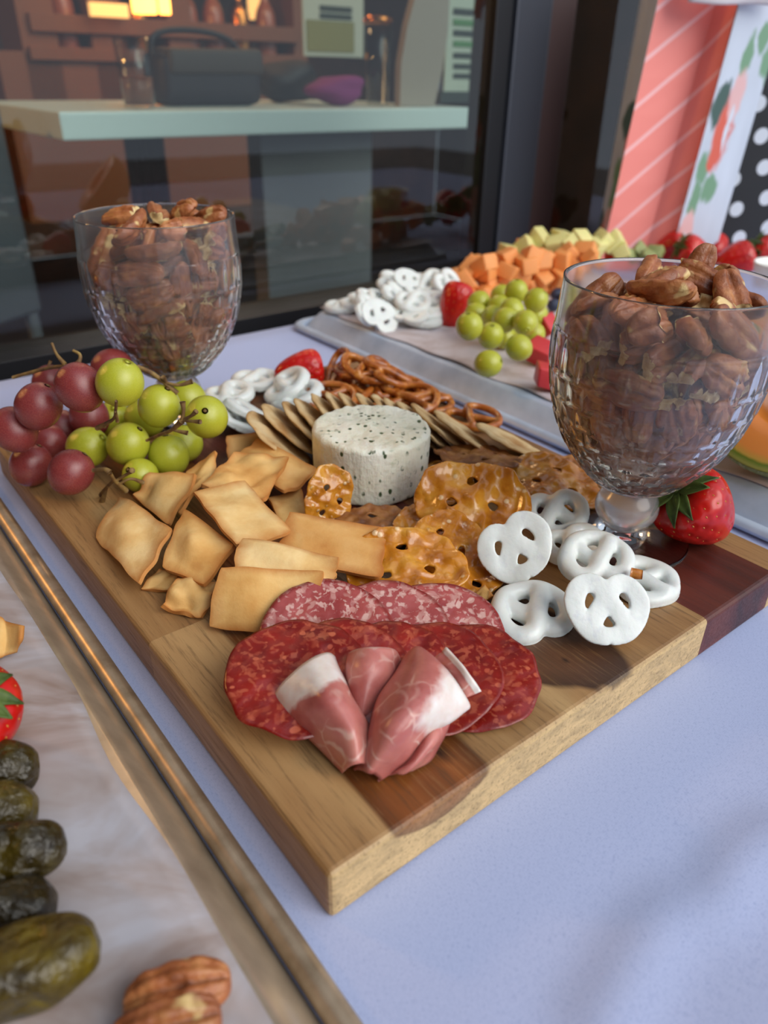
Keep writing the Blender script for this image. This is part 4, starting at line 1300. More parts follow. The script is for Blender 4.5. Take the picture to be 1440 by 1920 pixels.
for it in range(300):
    pos = EYE + gd[:, None] * rays
    rad = rp * gd / F_PX
    low = (T + 0.0006 + rad) - pos[:, 2]
    gd = np.where(low > 0, gd - low / np.abs(rays[:, 2]) * 0.6, gd)
    for i in range(len(gd)):
        for j in range(i):
            d = pos[i] - pos[j]; L = np.linalg.norm(d)
            ov = (rad[i] + rad[j]) * 0.985 - L
            if ov > 0:
                sgn = 1 if gd[i] > gd[j] else -1
                gd[i] += sgn * ov * 0.25; gd[j] -= sgn * ov * 0.25
rs = np.random.RandomState(4)
for (k, u, v_, r_, lab), d in zip(GRAPES, gd):
    pos = PD(u, v_, d); r = r_ * d / F_PX * 0.985
    ax = rs.normal(size=3) * [1, 0.5, 1]
    if k == 'r': ax = np.array([rs.uniform(-.9, .9), 0.2, rs.uniform(0.2, 1)])
    o = put('red_grape' if k == 'r' else 'green_grape', GRD if k == 'r' else GG, None, frame(pos, ax, rs.uniform(0, 6), r))
    tag(o, lab, 'grape', 'grapes in the bunch on the board')
    s = put('stem_scar', SCAR, o, Matrix.Translation((0, 0, 1.045 if k == 'g' else 1.085)))

m = Mat('grape_stalk', C(120, 92, 52), 0.7)
m.color(m.ramp(m.noise(m.map(), 120, 4), [(0.3, C(84, 56, 40)), (0.5, C(122, 92, 50)), (0.75, C(166, 140, 76))]))
M['stalk'] = m.m
def stalk(name, branches, label, mat='stalk'):
    parts = []
    for pts, r0, r1 in branches:
        q = [PD(u, v_, d) for u, v_, d in pts]
        rr = np.linspace(r0, r1, len(q)); rr[-1] = r1 * 1.7
        parts.append(tube(q, rr, 7, 5))
    V, f = merge(parts)
    o = wobj(name, V, f, M[mat])
    tag(o, label, 'grape stalk', 'bare grape stalks')
mm = 0.001
stalk('grape_stalk', [([(24, 708, .52), (60, 698, .515), (92, 690, .51), (126, 688, .50), (170, 700, .50)], 1.2 * mm, 1.4 * mm), ([(97, 643, .50), (106, 664, .50), (122, 684, .50)], 0.9 * mm, 1.0 * mm),
                      ([(137, 657, .50), (149, 664, .50), (150, 674, .50), (142, 686, .50)], 1.0 * mm, 1.3 * mm), ([(90, 690, .51), (95, 676, .51)], .8 * mm, .7 * mm)], 'thin tan stalk sticking up above the red grapes')
stalk('grape_stalk', [([(258, 688, .50), (285, 700, .50), (308, 717, .505), (332, 738, .51)], 1.7 * mm, 1.3 * mm), ([(308, 717, .505), (336, 722, .505), (361, 715, .505)], 1.1 * mm, 1.1 * mm), ([(312, 718, .505), (306, 707, .50)], 1.0 * mm, 1.1 * mm)],
      'brown stalk running behind the green grapes in front of the goblet')
stalk('grape_stalk', [([(218, 752, .435), (217, 768, .445), (212, 786, .46), (182, 803, .475)], .9 * mm, 1.0 * mm), ([(217, 772, .445), (220, 790, .46)], .8 * mm, .7 * mm), ([(198, 792, .47), (196, 800, .475)], .7 * mm, .7 * mm)], 'short reddish stalk hanging from the topmost green grape')
stalk('grape_stalk', [([(275, 826, .49), (300, 815, .475), (322, 806, .465), (341, 789, .455)], 1.0 * mm, 1.2 * mm), ([(341, 789, .455), (344, 770, .452), (342, 753, .45)], 1.1 * mm, 1.1 * mm), ([(343, 787, .455), (358, 780, .45), (368, 771, .447)], 1.0 * mm, 1.0 * mm),
                      ([(342, 788, .455), (360, 790, .45), (376, 791, .447)], .9 * mm, .9 * mm), ([(322, 806, .465), (352, 812, .465)], .7 * mm, .9 * mm)], 'forked brown stalk in front of the rightmost green grape')
stalk('grape_stalk', [([(175, 882, .47), (196, 880, .465), (206, 886, .465)], 1.5 * mm, 1.3 * mm), ([(206, 886, .465), (216, 902, .475), (236, 920, .49)], 1.2 * mm, 1.2 * mm), ([(214, 900, .475), (200, 914, .49), (190, 928, .505)], 1.0 * mm, 1.1 * mm),
                      ([(222, 908, .48), (245, 898, .48), (268, 905, .49)], .9 * mm, .9 * mm), ([(220, 900, .475), (240, 888, .47), (248, 882, .465)], .9 * mm, 1.2 * mm), ([(200, 914, .49), (190, 944, .505)], .9 * mm, 1.3 * mm)],
      'woody stalk cluster lying below the green grapes')

# ------------------------------------------------------------------ strawberries
m = Mat('strawberry_flesh', C(196, 28, 20), 0.28, Subsurface_Weight=0.08, Subsurface_Scale=0.003, Coat_Weight=0.1)
v = m.vary(m.map())
m.color(m.ramp(m.noise(v, 2.2, 3), [(0.3, C(168, 10, 10)), (0.55, C(196, 22, 16)), (0.8, C(214, 52, 30))]))
M['berry'] = m.m
simple('strawberry_seed', C(196, 128, 50), 0.5)
m = Mat('strawberry_leaf', C(74, 96, 34), 0.6)
m.color(m.ramp(m.noise(m.map(), 3, 3), [(0.3, C(50, 72, 22)), (0.7, C(108, 128, 54))]))
M['leaf'] = m.m
_bc = catmull(np.array([(0.0, -0.78), (0.17, -0.72), (0.33, -0.55), (0.46, -0.30), (0.555, -0.02), (0.60, 0.22), (0.575, 0.40), (0.46, 0.53), (0.28, 0.58), (0.12, 0.555), (0.0, 0.54)]), 8)
_BQ, _BR, _BZ = np.linspace(0, 1, len(_bc)), np.maximum(_bc[:, 0], 0.004), _bc[:, 1]
def berry_profile(a):                       # a: 0 tip .. pi top; unit size
    q = a / math.pi
    return float(np.interp(q, _BQ, _BR)), float(np.interp(q, _BQ, _BZ))
bp = [berry_profile(a) for a in np.linspace(0.06, math.pi - 0.05, 30)]
seeds = []
rs = np.random.RandomState(2)
for i in range(9):
    a = 0.35 + i * 0.235
    r, z = berry_profile(a)
    nn = max(4, int(r * 2 * math.pi / 0.26))
    for j in range(nn):
        seeds.append((a, 2 * math.pi * (j + 0.5 * (i % 2)) / nn + rs.uniform(-.05, .05)))
def pit(r, z, ang):
    d = np.zeros(np.broadcast(r, z, ang).shape)
    for a, t in seeds:
        rr, zz = berry_profile(a)
        da = np.abs((ang - t + math.pi) % (2 * math.pi) - math.pi) * rr
        d -= 0.022 * np.exp(-((da / 0.045) ** 2 + ((z - zz) / 0.055) ** 2))
    return d
bp2 = [berry_profile(a) for a in np.linspace(0.06, math.pi - 0.05, 56)]
V, f = lathe(bp2, 110, pit)
f.append(tuple(range(110))[::-1]); f.append(tuple(len(V) - 110 + j for j in range(110)))
BERRY = make_mesh('berry_flesh', V, f, M['berry'])
sp = []
for a, t in seeds:
    r, z = berry_profile(a)
    r2, z2 = berry_profile(a + 0.02)
    tv = np.array([(r2 - r), (z2 - z)]); tv /= np.linalg.norm(tv)
    n = np.array([tv[1] * math.cos(t), tv[1] * math.sin(t), -tv[0]])
    tg = np.array([tv[0] * math.cos(t), tv[0] * math.sin(t), tv[1]]); bt = np.cross(n, tg)
    c = np.array([r * math.cos(t), r * math.sin(t), z]) - n * 0.018
    q = [c - tg * .028, c + bt * .015, c + tg * .028, c - bt * .015, c + n * .012]
    sp.append((np.array(q), [(0, 1, 4), (1, 2, 4), (2, 3, 4), (3, 0, 4)]))
V, f = merge(sp)
BSEED = make_mesh('seeds', V, f, M['strawberry_seed'] if 'strawberry_seed' in M else None, False)
def leaf_part(ang, seed):
    r = np.random.RandomState(seed)
    L = r.uniform(0.42, 0.62)
    s = np.linspace(0, 1, 8)
    w = 0.13 * np.sin(np.clip(s * 0.9 + 0.12, 0, 1) * math.pi) ** 0.8 * (1 - s * 0.35)
    rad = 0.06 + L * s
    z = 0.60 + 0.06 * np.sin(s * 2) - r.uniform(0.02, 0.30) * s ** 2
    ca, sa = math.cos(ang), math.sin(ang)
    Gd = np.array([[(rad[i] * ca - k * w[i] * sa, rad[i] * sa + k * w[i] * ca, z[i] + 0.03 * abs(k)) for k in (-1, -0.5, 0, 0.5, 1)] for i in range(8)])
    V, f, uv = sheet(Gd, 0.02)
    return V, f
LEAVES = [make_mesh('leaf', *leaf_part(0, s), M['leaf']) for s in (1, 2, 3)]
V, f = tube([(0, 0, 0.58), (0.01, 0.02, 0.70), (0.03, 0.05, 0.82)], [0.06, 0.045, 0.05], 8, 4)
BSTEM = make_mesh('stem', V, f, M['leaf'])
def strawberry(pos, axis, size, label, spin=0.0, leaves=9, group=None, squash=(1, 1, 1), calyx=True):
    """axis points from the tip to the leafy end; size = length"""
    r = empty('strawberry', (0, 0, 0))
    k = size / 1.40
    r.matrix_world = frame(pos, axis, spin, tuple(k * q for q in squash))
    tag(r, label, 'strawberry', group)
    put('berry_flesh', BERRY, r)
    s = put('seeds', BSEED, r); s['kind'] = 'stuff'
    if calyx:
        for i in range(leaves):
            put('leaf', LEAVES[i % 3], r, Matrix.Rotation(2 * math.pi * i / leaves + 0.2 * (i % 2), 4, 'Z'))
        put('stem', BSTEM, r)
    return r
strawberry(P(1306, 956, T + 0.0235), (-0.66, -0.10, 0.60), 0.050, 'large red strawberry with dark leaves beside the right goblet', 0.5, squash=(1.12, 1.12, 1))
strawberry(P(566, 694, T + 0.017), (0.9, 0.25, 0.1), 0.046, 'red strawberry piece lying behind the white pretzels next to the brown pretzels', 0.3, squash=(0.9, 0.9, 1), calyx=False)

# ------------------------------------------------------------------ left pan: vine leaf rolls, berry, chip, pecans
ZL = 0.0262
m = Mat('vine_leaf', C(50, 42, 16), 0.26, Coat_Weight=0.12, Coat_Roughness=0.15, Specular_IOR_Level=0.4)
v = m.vary(m.map())
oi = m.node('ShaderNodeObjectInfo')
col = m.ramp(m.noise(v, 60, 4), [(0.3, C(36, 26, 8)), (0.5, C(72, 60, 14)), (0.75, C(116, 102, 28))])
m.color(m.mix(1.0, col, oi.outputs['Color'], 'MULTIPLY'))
m.bump(m.math('ADD', m.noise(v, 110, 4), m.math('MULTIPLY', m.voronoi(v, 120, 'Distance', 'DISTANCE_TO_EDGE'), 0.6)), 0.9, 0.004)
M['vine'] = m.m
def roll_mesh(seed):
    n, k = 40, 36
    s = np.linspace(-1, 1, n)
    prof = [(0.0135 * (1 - abs(x) ** 3.2) ** 0.42 if abs(x) < 1 else 0.0, x * 0.027) for x in s]
    prof = [(max(r, 0.0004), z) for r, z in prof]
    def dd(r, z, a):
        p = np.stack(np.broadcast_arrays(np.cos(a) * 0.013, np.sin(a) * 0.013, z), -1) * 1000
        fold = 0.0016 * np.exp(-((((a - 1.2 - z * 30) % 6.283) - 0.5) / 0.14) ** 2)
        return (0.0012 * waves(p, seed, 0.2, 9) - fold) * np.clip(r / 0.01, 0, 1)
    V, f = lathe(prof, k, dd)
    f.append(tuple(range(k))[::-1]); f.append(tuple(len(V) - k + j for j in range(k)))
    V = V[:, [2, 0, 1]]
    V[:, 2] *= 0.84
    return make_mesh('vine_leaf_roll', V, f, M['vine'])
ROLL_ = [roll_mesh(3), roll_mesh(6)]
for u, v_, z, ang, sc, tint, lab in [
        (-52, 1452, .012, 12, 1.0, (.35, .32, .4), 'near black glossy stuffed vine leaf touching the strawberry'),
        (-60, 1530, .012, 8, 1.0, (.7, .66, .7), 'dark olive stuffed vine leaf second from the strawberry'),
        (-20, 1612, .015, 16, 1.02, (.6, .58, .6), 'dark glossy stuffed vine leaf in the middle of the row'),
        (-40, 1712, .011, 6, 1.0, (.26, .24, .32), 'darkest stuffed vine leaf behind the large olive green one'),
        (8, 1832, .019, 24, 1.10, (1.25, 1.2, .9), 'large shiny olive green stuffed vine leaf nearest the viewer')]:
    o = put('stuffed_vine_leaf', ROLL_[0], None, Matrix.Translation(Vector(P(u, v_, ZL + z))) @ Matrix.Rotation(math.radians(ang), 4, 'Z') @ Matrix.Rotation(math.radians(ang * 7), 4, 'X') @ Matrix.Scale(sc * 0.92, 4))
    o.color = (*tint, 1)  # each roll's own tint multiplies the leaf colour
    tag(o, lab, 'stuffed leaf', 'stuffed vine leaves on the left pan')
strawberry(P(-66, 1352, ZL + 0.020), (0.35, -0.25, 0.85), 0.050, 'strawberry with a pointed leaf cut by the left edge on the left pan', 0.9)
c4 = [P(-50, 1150, ZL + .010), P(12, 1160, ZL + .018), P(42, 1172, ZL + .014), P(30, 1228, ZL + .004)]
rows = [[P(-60, 1150, ZL + .004), P(-10, 1152, ZL + .016), P(14, 1166, ZL + .014), P(43, 1173, ZL + .017)], [P(-60, 1190, ZL + .003), P(-10, 1196, ZL + .010), P(16, 1200, ZL + .008), P(40, 1200, ZL + .012)],
        [P(-60, 1240, ZL + .001), P(-12, 1236, ZL + .003), P(8, 1230, ZL + .002), P(32, 1220, ZL + .004)]]
V, f, uv = sheet(patch(rows, 6), 0.002)
o = wobj('bread_crisp', V, f, M['pita'], uv=uv)
o.color = (.92, .9, .82, 1)
tag(o, 'curled golden bread crisp at the left edge above the strawberry', 'crisp')
for u, v_, h, sp, tl, az, sc, k, lab in [(332, 1860, .0085, 14, 12, 190, .93, 0, 'whole pecan half lying on the parchment at the bottom'), (310, 1930, .0085, 196, 20, 175, .93, 1, 'second pecan half cut by the bottom edge of the picture')]:
    o = put('pecan', PEC[k], None, frame(P(u, v_, ZL + h), tiltn(tl, az), math.radians(sp), sc))
    tag(o, lab, 'pecan', 'loose pecans on the left pan')
# ------------------------------------------------------------------ fruit on the right hand pan
ZR = 0.0265
rs = np.random.RandomState(21)
RG = 'white pretzels on the right pan'
for i, (u, v_, h, tl, az, sp, fl) in enumerate([
        (642, 574, .5, 6, 200, 10, 0), (668, 566, 1.0, 10, 160, 60, 0), (690, 582, 1.6, 52, 115, 90, 0), (712, 592, 1.3, 48, 150, 20, 1), (700, 558, 2.0, 25, 110, 40, 0),
        (742, 552, 2.2, 40, 110, 70, 0), (775, 566, 2.2, 24, 165, 10, 0), (770, 530, 3.0, 36, 150, 35, 1), (735, 530, 2.4, 28, 140, 80, 0), (800, 528, 3.0, 30, 200, 10, 0),
        (838, 530, 3.0, 46, 135, 50, 0), (795, 600, .5, 4, 180, 0, 0), (802, 584, 1.2, 8, 190, 70, 0), (768, 590, 1.2, 14, 200, 30, 1), (812, 566, 2.0, 18, 180, 110, 0), (745, 572, .8, 8, 150, 130, 0)]):
    yog(u, v_, h, tl, az, sp, 'white coated pretzel in the pile on the fruit pan', i, bool(fl), 1.06, RG, ZR)

gg = [(968, 547, 22), (1005, 563, 23), (880, 612, 26), (920, 630, 25), (915, 682, 26), (973, 652, 25), (947, 600, 24), (898, 568, 22), (893, 590, 22), (935, 575, 22), (925, 595, 23), (960, 582, 23), (985, 605, 24), (1005, 590, 22), (945, 632, 22), (958, 620, 22), (1000, 625, 22), (940, 555, 21)]
gp = np.array([[a, b] for a, b, c in gg], float)
rp = np.array([c for a, b, c in gg], float)
rays = np.array([ray(a, b) for a, b in gp])
gd = 0.0128 * F_PX / rp
for it in range(200):
    pos = EYE + gd[:, None] * rays
    rad = rp * gd / F_PX
    low = (ZR + rad) - pos[:, 2]
    gd = np.where(low > 0, gd - low / np.abs(rays[:, 2]) * 0.6, gd)
    for i in range(len(gd)):
        for j in range(i):
            d = pos[i] - pos[j]; L = np.linalg.norm(d); ov = (rad[i] + rad[j]) * 0.98 - L
            if ov > 0:
                sgn = 1 if gd[i] > gd[j] else -1
                gd[i] += sgn * ov * 0.25; gd[j] -= sgn * ov * 0.25
for i in range(len(gg)):
    pos = EYE + gd[i] * rays[i]
    o = put('green_grape', GG, None, frame(pos, rs.normal(size=3), 0, rp[i] * gd[i] / F_PX * 0.97))
    lab = 'single green grape nearest the front of the fruit pan' if i == 4 else 'green grape in the heap on the fruit pan'
    tag(o, lab, 'grape', 'green grapes on the fruit pan')

def flesh(name, c1, c2, c3, rough=0.3, sss=0.2):
    m = Mat(name, c2, rough, Subsurface_Weight=sss, Subsurface_Scale=0.006)
    v = m.vary(m.map())
    m.color(m.ramp(m.noise(v, 50, 3), [(0.3, c1), (0.5, c2), (0.75, c3)]))
    m.bump(m.noise(v, 90, 3), 0.3, 0.002)
    return m.m
M['canta'] = flesh('cantaloupe_flesh', C(228, 128, 52), C(240, 156, 84), C(248, 184, 122))
M['honey'] = flesh('honeydew_flesh', C(218, 206, 112), C(232, 224, 146), C(242, 236, 182))
M['wmelon'] = flesh('watermelon_flesh', C(180, 28, 36), C(208, 48, 54), C(224, 84, 84))
M['gmelon'] = flesh('green_melon_flesh', C(120, 128, 70), C(150, 158, 96), C(178, 182, 124))
M['blueb'] = flesh('blueberry_skin', C(24, 28, 48), C(38, 46, 72), C(74, 86, 116), 0.45, 0.0)
def chunk_mesh(name, mat, seed):
    r = np.random.RandomState(seed)
    V, f = bevel_box(-1, 1, -0.85, 0.85, -0.75, 0.75, 0.16, 2)
    V *= (1 + 0.06 * waves(V, seed, 0.9, 6))[:, None]
    V[:, 0] += 0.22 * V[:, 2] * r.choice([-1, 1]); V[:, 1] += 0.15 * V[:, 0] * r.choice([-1, 1])
    return make_mesh(name, V, f, mat)
CH_ = {k: [chunk_mesh(k, M[q], s) for s in (1, 2, 3)] for k, q in (('cantaloupe_cube', 'canta'), ('honeydew_cube', 'honey'), ('watermelon_cube', 'wmelon'), ('green_melon_cube', 'gmelon'))}
def heap(kind, pts, size, label, group, cat):
    for i, (u, v_, h) in enumerate(pts):
        pos = P(u, v_, ZR + h / 100)
        o = put(kind, CH_[kind][i % 3], None, frame(pos, rs.normal(size=3) * 0.45 + [0, 0, 1], rs.uniform(0, 6.28), size * rs.uniform(0.88, 1.12)))
        tag(o, label, cat, group)
ca = []
for j, (v_, h, u0, u1, n) in enumerate([(592, 1.0, 880, 900, 1), (560, 1.1, 868, 905, 2), (545, 1.1, 912, 1035, 4), (528, 2.4, 872, 1050, 6), (510, 3.4, 875, 1075, 6), (496, 4.3, 905, 1100, 6), (482, 5.0, 950, 1100, 5), (515, 1.1, 860, 1070, 5), (492, 2.5, 890, 1080, 5), (478, 3.8, 985, 1160, 5)]):
    for i in range(n):
        ca.append((u0 + (u1 - u0) * (i / max(1, n - 1) if n > 1 else 0.5) + rs.uniform(-8, 8), v_ + rs.uniform(-5, 5) - 8 * (i / max(1, n)), h))
heap('cantaloupe_cube', ca, 0.0125, 'orange cantaloupe cube heaped on the fruit pan', 'cantaloupe cubes', 'melon cube')
hd = [(955, 474, 4.2), (985, 466, 4.8), (1012, 452, 5.6), (1040, 460, 5.4), (1065, 462, 5.4), (1090, 448, 6.3), (1118, 462, 5.4), (1150, 454, 5.6), (1128, 450, 6.0), (1075, 474, 4.4), (1160, 468, 4.6), (1030, 472, 4.2), (1105, 474, 4.4), (980, 478, 3.2), (1050, 448, 5.8)]
heap('honeydew_cube', hd, 0.0135, 'pale yellow melon cube heaped behind the orange cubes', 'pale melon cubes', 'melon cube')
for q_, l_ in (((1018, 662, 1.25), 'dark red watermelon cube touching the green grapes'), ((1030, 706, 1.25), 'bright red watermelon cube lowest beside the right goblet'), ((1022, 612, 1.5), 'red watermelon cube behind the green grapes under the blueberries')):
    heap('watermelon_cube', [q_], 0.0125, l_, 'watermelon cubes', 'melon cube')
heap('green_melon_cube', [(1172, 478, 2.8), (1196, 470, 3.2), (1182, 490, 1.8), (1212, 482, 2.6), (1228, 474, 2.8)], 0.0105, 'dull green fruit piece under the striped bag', 'green fruit pieces', 'fruit piece')
V, f = lathe([(math.sin(a), -math.cos(a) * 0.88) for a in np.linspace(0.05, math.pi - 0.35, 14)] + [(0.30, 0.86), (0.16, 0.76), (0.02, 0.74)], 24)
f.append(tuple(range(24))[::-1]); f.append(tuple(len(V) - 24 + j for j in range(24)))
BB = make_mesh('blueberry', V, f, M['blueb'])
for i, (u, v_, h) in enumerate([(1044, 552, 1.0), (1038, 572, .8), (1052, 536, 1.2), (1058, 560, .8), (1200, 494, 1.5), (1218, 492, 1.6), (1236, 494, 1.5), (1205, 505, .8), (1225, 506, .8)]):
    o = put('blueberry', BB, None, frame(P(u, v_, ZR + h / 100), rs.normal(size=3) * 0.6 + [0, 0, 1], 0, 0.0082))
    side = i < 4
    tag(o, 'dark blueberry just left of the right goblet rim' if side else 'dark blueberry under the striped bag behind the right goblet', 'blueberry', 'blueberries left of the goblet' if side else 'blueberries under the striped bag')
strawberry(P(853, 572, ZR + 0.020), (0.25, 0.35, 0.85), 0.062, 'long red strawberry standing between the white pretzels and green grapes', 0.2, squash=(0.72, 0.72, 1), calyx=False)
for u, v_, h, ax, sz, lab in [(1300, 476, 2.4, (-0.85, 0.1, 0.35), .058, 'bright red strawberry with leaves to its left below the floral bag'),
                              (1258, 462, 2.6, (0.7, -0.3, 0.4), .050, 'dark red strawberry with leaves facing the bright red one'),
                              (1342, 462, 2.4, (0.3, 0.9, 0.2), .044, 'small red strawberry in the gap below the dotted bag'),
                              (1378, 488, 2.2, (0.9, 0.1, 0.3), .060, 'pointed red strawberry lying sideways behind the goblet rim'),
                              (1436, 474, 2.6, (-0.7, 0.2, 0.5), .054, 'red strawberry cut by the right edge below the dotted bag'),
                              (1290, 490, 1.6, (0.2, 0.6, -0.6), .046, 'strawberry at the bottom of the berry pile'),
                              (1152, 478, 3.6, (0.5, 0.8, 0.5), .036, 'small strawberry lying on the orange melon cubes')]:
    strawberry(P(u, v_, ZR + h / 100), ax, sz, lab, rs.uniform(0, 6))
for i, (u, v_) in enumerate([(1288, 506), (1318, 508), (1345, 512), (1310, 522)]):
    o = put('red_grape', GRD, None, frame(P(u, v_, ZR + 0.013), rs.normal(size=3), 0, 0.0125))
    tag(o, 'dark red grape in front of the strawberries behind the goblet rim', 'grape', 'dark grapes behind the goblet')

# white dip bowl
simple('white_ceramic', C(238, 238, 232), 0.25)
pr = [(0.0005, 0.0), (0.026, 0.0), (0.030, 0.006), (0.040, 0.030), (0.043, 0.042), (0.0415, 0.0435), (0.039, 0.040), (0.034, 0.036), (0.0005, 0.0355)]
V, f = lathe(catmull(np.array(pr), 3), 56)
f.append(tuple(range(56))[::-1]); f.append(tuple(len(V) - 56 + j for j in range(56)))
o = obj('dip_bowl', V, f, M['white_ceramic'], matrix=Matrix.Translation(Vector(P(1462, 556, ZR + 0.0005))))
tag(o, 'small white bowl cut by the right edge behind the goblet', 'bowl')

# halved cantaloupe
m = Mat('cantaloupe_rind', C(168, 158, 96), 0.75)
v = m.map()
net = m.voronoi(v, 16, 'Distance', 'DISTANCE_TO_EDGE')
m.color(m.mix(m.ramp(net, [(0.02, 1.0), (0.09, 0.0)]), C(126, 128, 66), C(196, 186, 132)))
m.bump(m.ramp(net, [(0.02, 1.0), (0.12, 0.0)]), 0.6, 0.03)
M['rind'] = m.m
m = Mat('cantaloupe_cut', C(214, 128, 48), 0.3, Subsurface_Weight=0.2, Subsurface_Scale=0.006)
q = m.sep(m.coord('Object'))
rr = m.math('SQRT', m.math('ADD', m.math('MULTIPLY', q[0], q[0]), m.math('MULTIPLY', q[1], q[1])))
rr = m.math('ADD', rr, m.math('MULTIPLY', m.math('SUBTRACT', m.noise(m.map(), 9, 3), 0.5), 0.03))
m.color(m.ramp(rr, [(0.35, C(178, 104, 36)), (0.5, C(214, 128, 50)), (0.8, C(216, 136, 62)), (0.885, C(188, 152, 66)), (0.92, C(92, 116, 34)), (0.97, C(140, 140, 70))]))
M['cutface'] = m.m
melon = empty('cantaloupe_half', (0, 0, 0))
RM = 0.062
melon.matrix_world = frame(G(0.450, 0.072, ZR + RM), (-0.45, -0.56, 0.62), 0.0, RM)
tag(melon, 'halved cantaloupe with netted rind cut by the right edge', 'melon')
pr = [(math.sin(a), -math.cos(a)) for a in np.linspace(0.03, math.pi / 2, 26)]
V, f = lathe(pr, 72)
f.append(tuple(range(72))[::-1])
put('rind', make_mesh('rind', V, f, M['rind']), melon)
pr = [(0.995, 0.0), (0.97, 0.012), (0.6, 0.012), (0.46, 0.0), (0.40, -0.10), (0.28, -0.22), (0.02, -0.28)]
V, f = lathe(pr, 72)
f.append(tuple(len(V) - 72 + j for j in range(72)))
put('cut_flesh', make_mesh('cut_flesh', V, f, M['cutface']), melon)

# ------------------------------------------------------------------ gift bags at the back right
def spots_mat(name, base, spots, rough=0.45):
    """printed paper: irregular painted blobs at UV places"""
    m = Mat(name, base, rough)
    uv = m.coord('UV')
    nz = m.node('ShaderNodeTexNoise'); nz.inputs['Scale'].default_value = 9; nz.inputs['Detail'].default_value = 3
    m.link(uv, nz.inputs['Vector'])
    s = m.sep(nz.outputs['Color']); q = m.sep(uv)
    x = m.math('ADD', q[0], m.math('MULTIPLY', m.math('SUBTRACT', s[0], 0.5), 0.16))
    y = m.math('ADD', q[1], m.math('MULTIPLY', m.math('SUBTRACT', s[1], 0.5), 0.16))
    col = m.ramp(m.noise(uv, 3, 2), [(0.3, tuple(a * 0.88 for a in base[:3]) + (1,)), (0.7, base)])
    for cx, cy, rx, ry, c_ in spots:
        dx = m.math('DIVIDE', m.math('SUBTRACT', x, cx), rx); dy = m.math('DIVIDE', m.math('SUBTRACT', y, cy), ry)
        d = m.math('ADD', m.math('MULTIPLY', dx, dx), m.math('MULTIPLY', dy, dy))
        col = m.mix(m.ramp(d, [(0.5, 1.0), (1.08, 0.0)]), col, c_)
    m.color(col)
    return m.m
RO_, PK, GN, GD, WH = C(226, 104, 84), C(236, 190, 190), C(122, 164, 132), C(70, 98, 92), C(222, 232, 246)
fl_spots = []
rq = np.random.RandomState(5)
for cx, cy in ((0.55, 0.60), (0.35, 0.12), (0.9, 1.05), (1.35, 0.35), (1.5, 0.85), (2.1, 0.6), (2.4, 0.15), (2.6, 1.0)):
    fl_spots += [(cx - .16, cy + .10, .10, .09, GD), (cx - .14, cy - .12, .09, .07, GN), (cx + .02, cy - .20, .12, .06, GN), (cx + .05, cy + .24, .08, .08, GN),
                 (cx, cy, .13, .15, RO_), (cx + .05, cy + .13, .10, .10, PK), (cx + .06, cy + .02, .035, .10, WH), (cx - .05, cy - .08, .07, .05, RO_)]
M['floral'] = spots_mat('floral_paper', C(214, 224, 240), fl_spots)
m = Mat('coral_striped_paper', C(238, 138, 128), 0.5)
q = m.sep(m.coord('UV'))
s_ = m.math('FRACT', m.math('MULTIPLY', m.math('SUBTRACT', q[1], m.math('MULTIPLY', q[0], 0.34)), 6.4))
m.color(m.mix(m.ramp(s_, [(0.0, 1.0), (0.11, 1.0), (0.13, 0.0)], 'LINEAR'), C(250, 146, 136), C(255, 196, 196)))
M['coral'] = m.m
m = Mat('polka_dot_paper', C(40, 40, 42), 0.5)
q = m.sep(m.coord('UV'))
a_ = m.math('ADD', q[0], m.math('MULTIPLY', q[1], 0.42)); b_ = m.math('SUBTRACT', q[1], m.math('MULTIPLY', q[0], 0.42))
fa, fb = m.math('SUBTRACT', m.math('FRACT', m.math('MULTIPLY', a_, 4.2)), 0.5), m.math('SUBTRACT', m.math('FRACT', m.math('MULTIPLY', b_, 4.2)), 0.5)
d = m.math('SQRT', m.math('ADD', m.math('MULTIPLY', fa, fa), m.math('MULTIPLY', fb, fb)))
m.color(m.mix(m.ramp(d, [(0.225, 1.0), (0.25, 0.0)]), C(38, 38, 40), C(226, 232, 240)))
M['polka'] = m.m
simple('white_paper', C(228, 222, 228), 0.6)

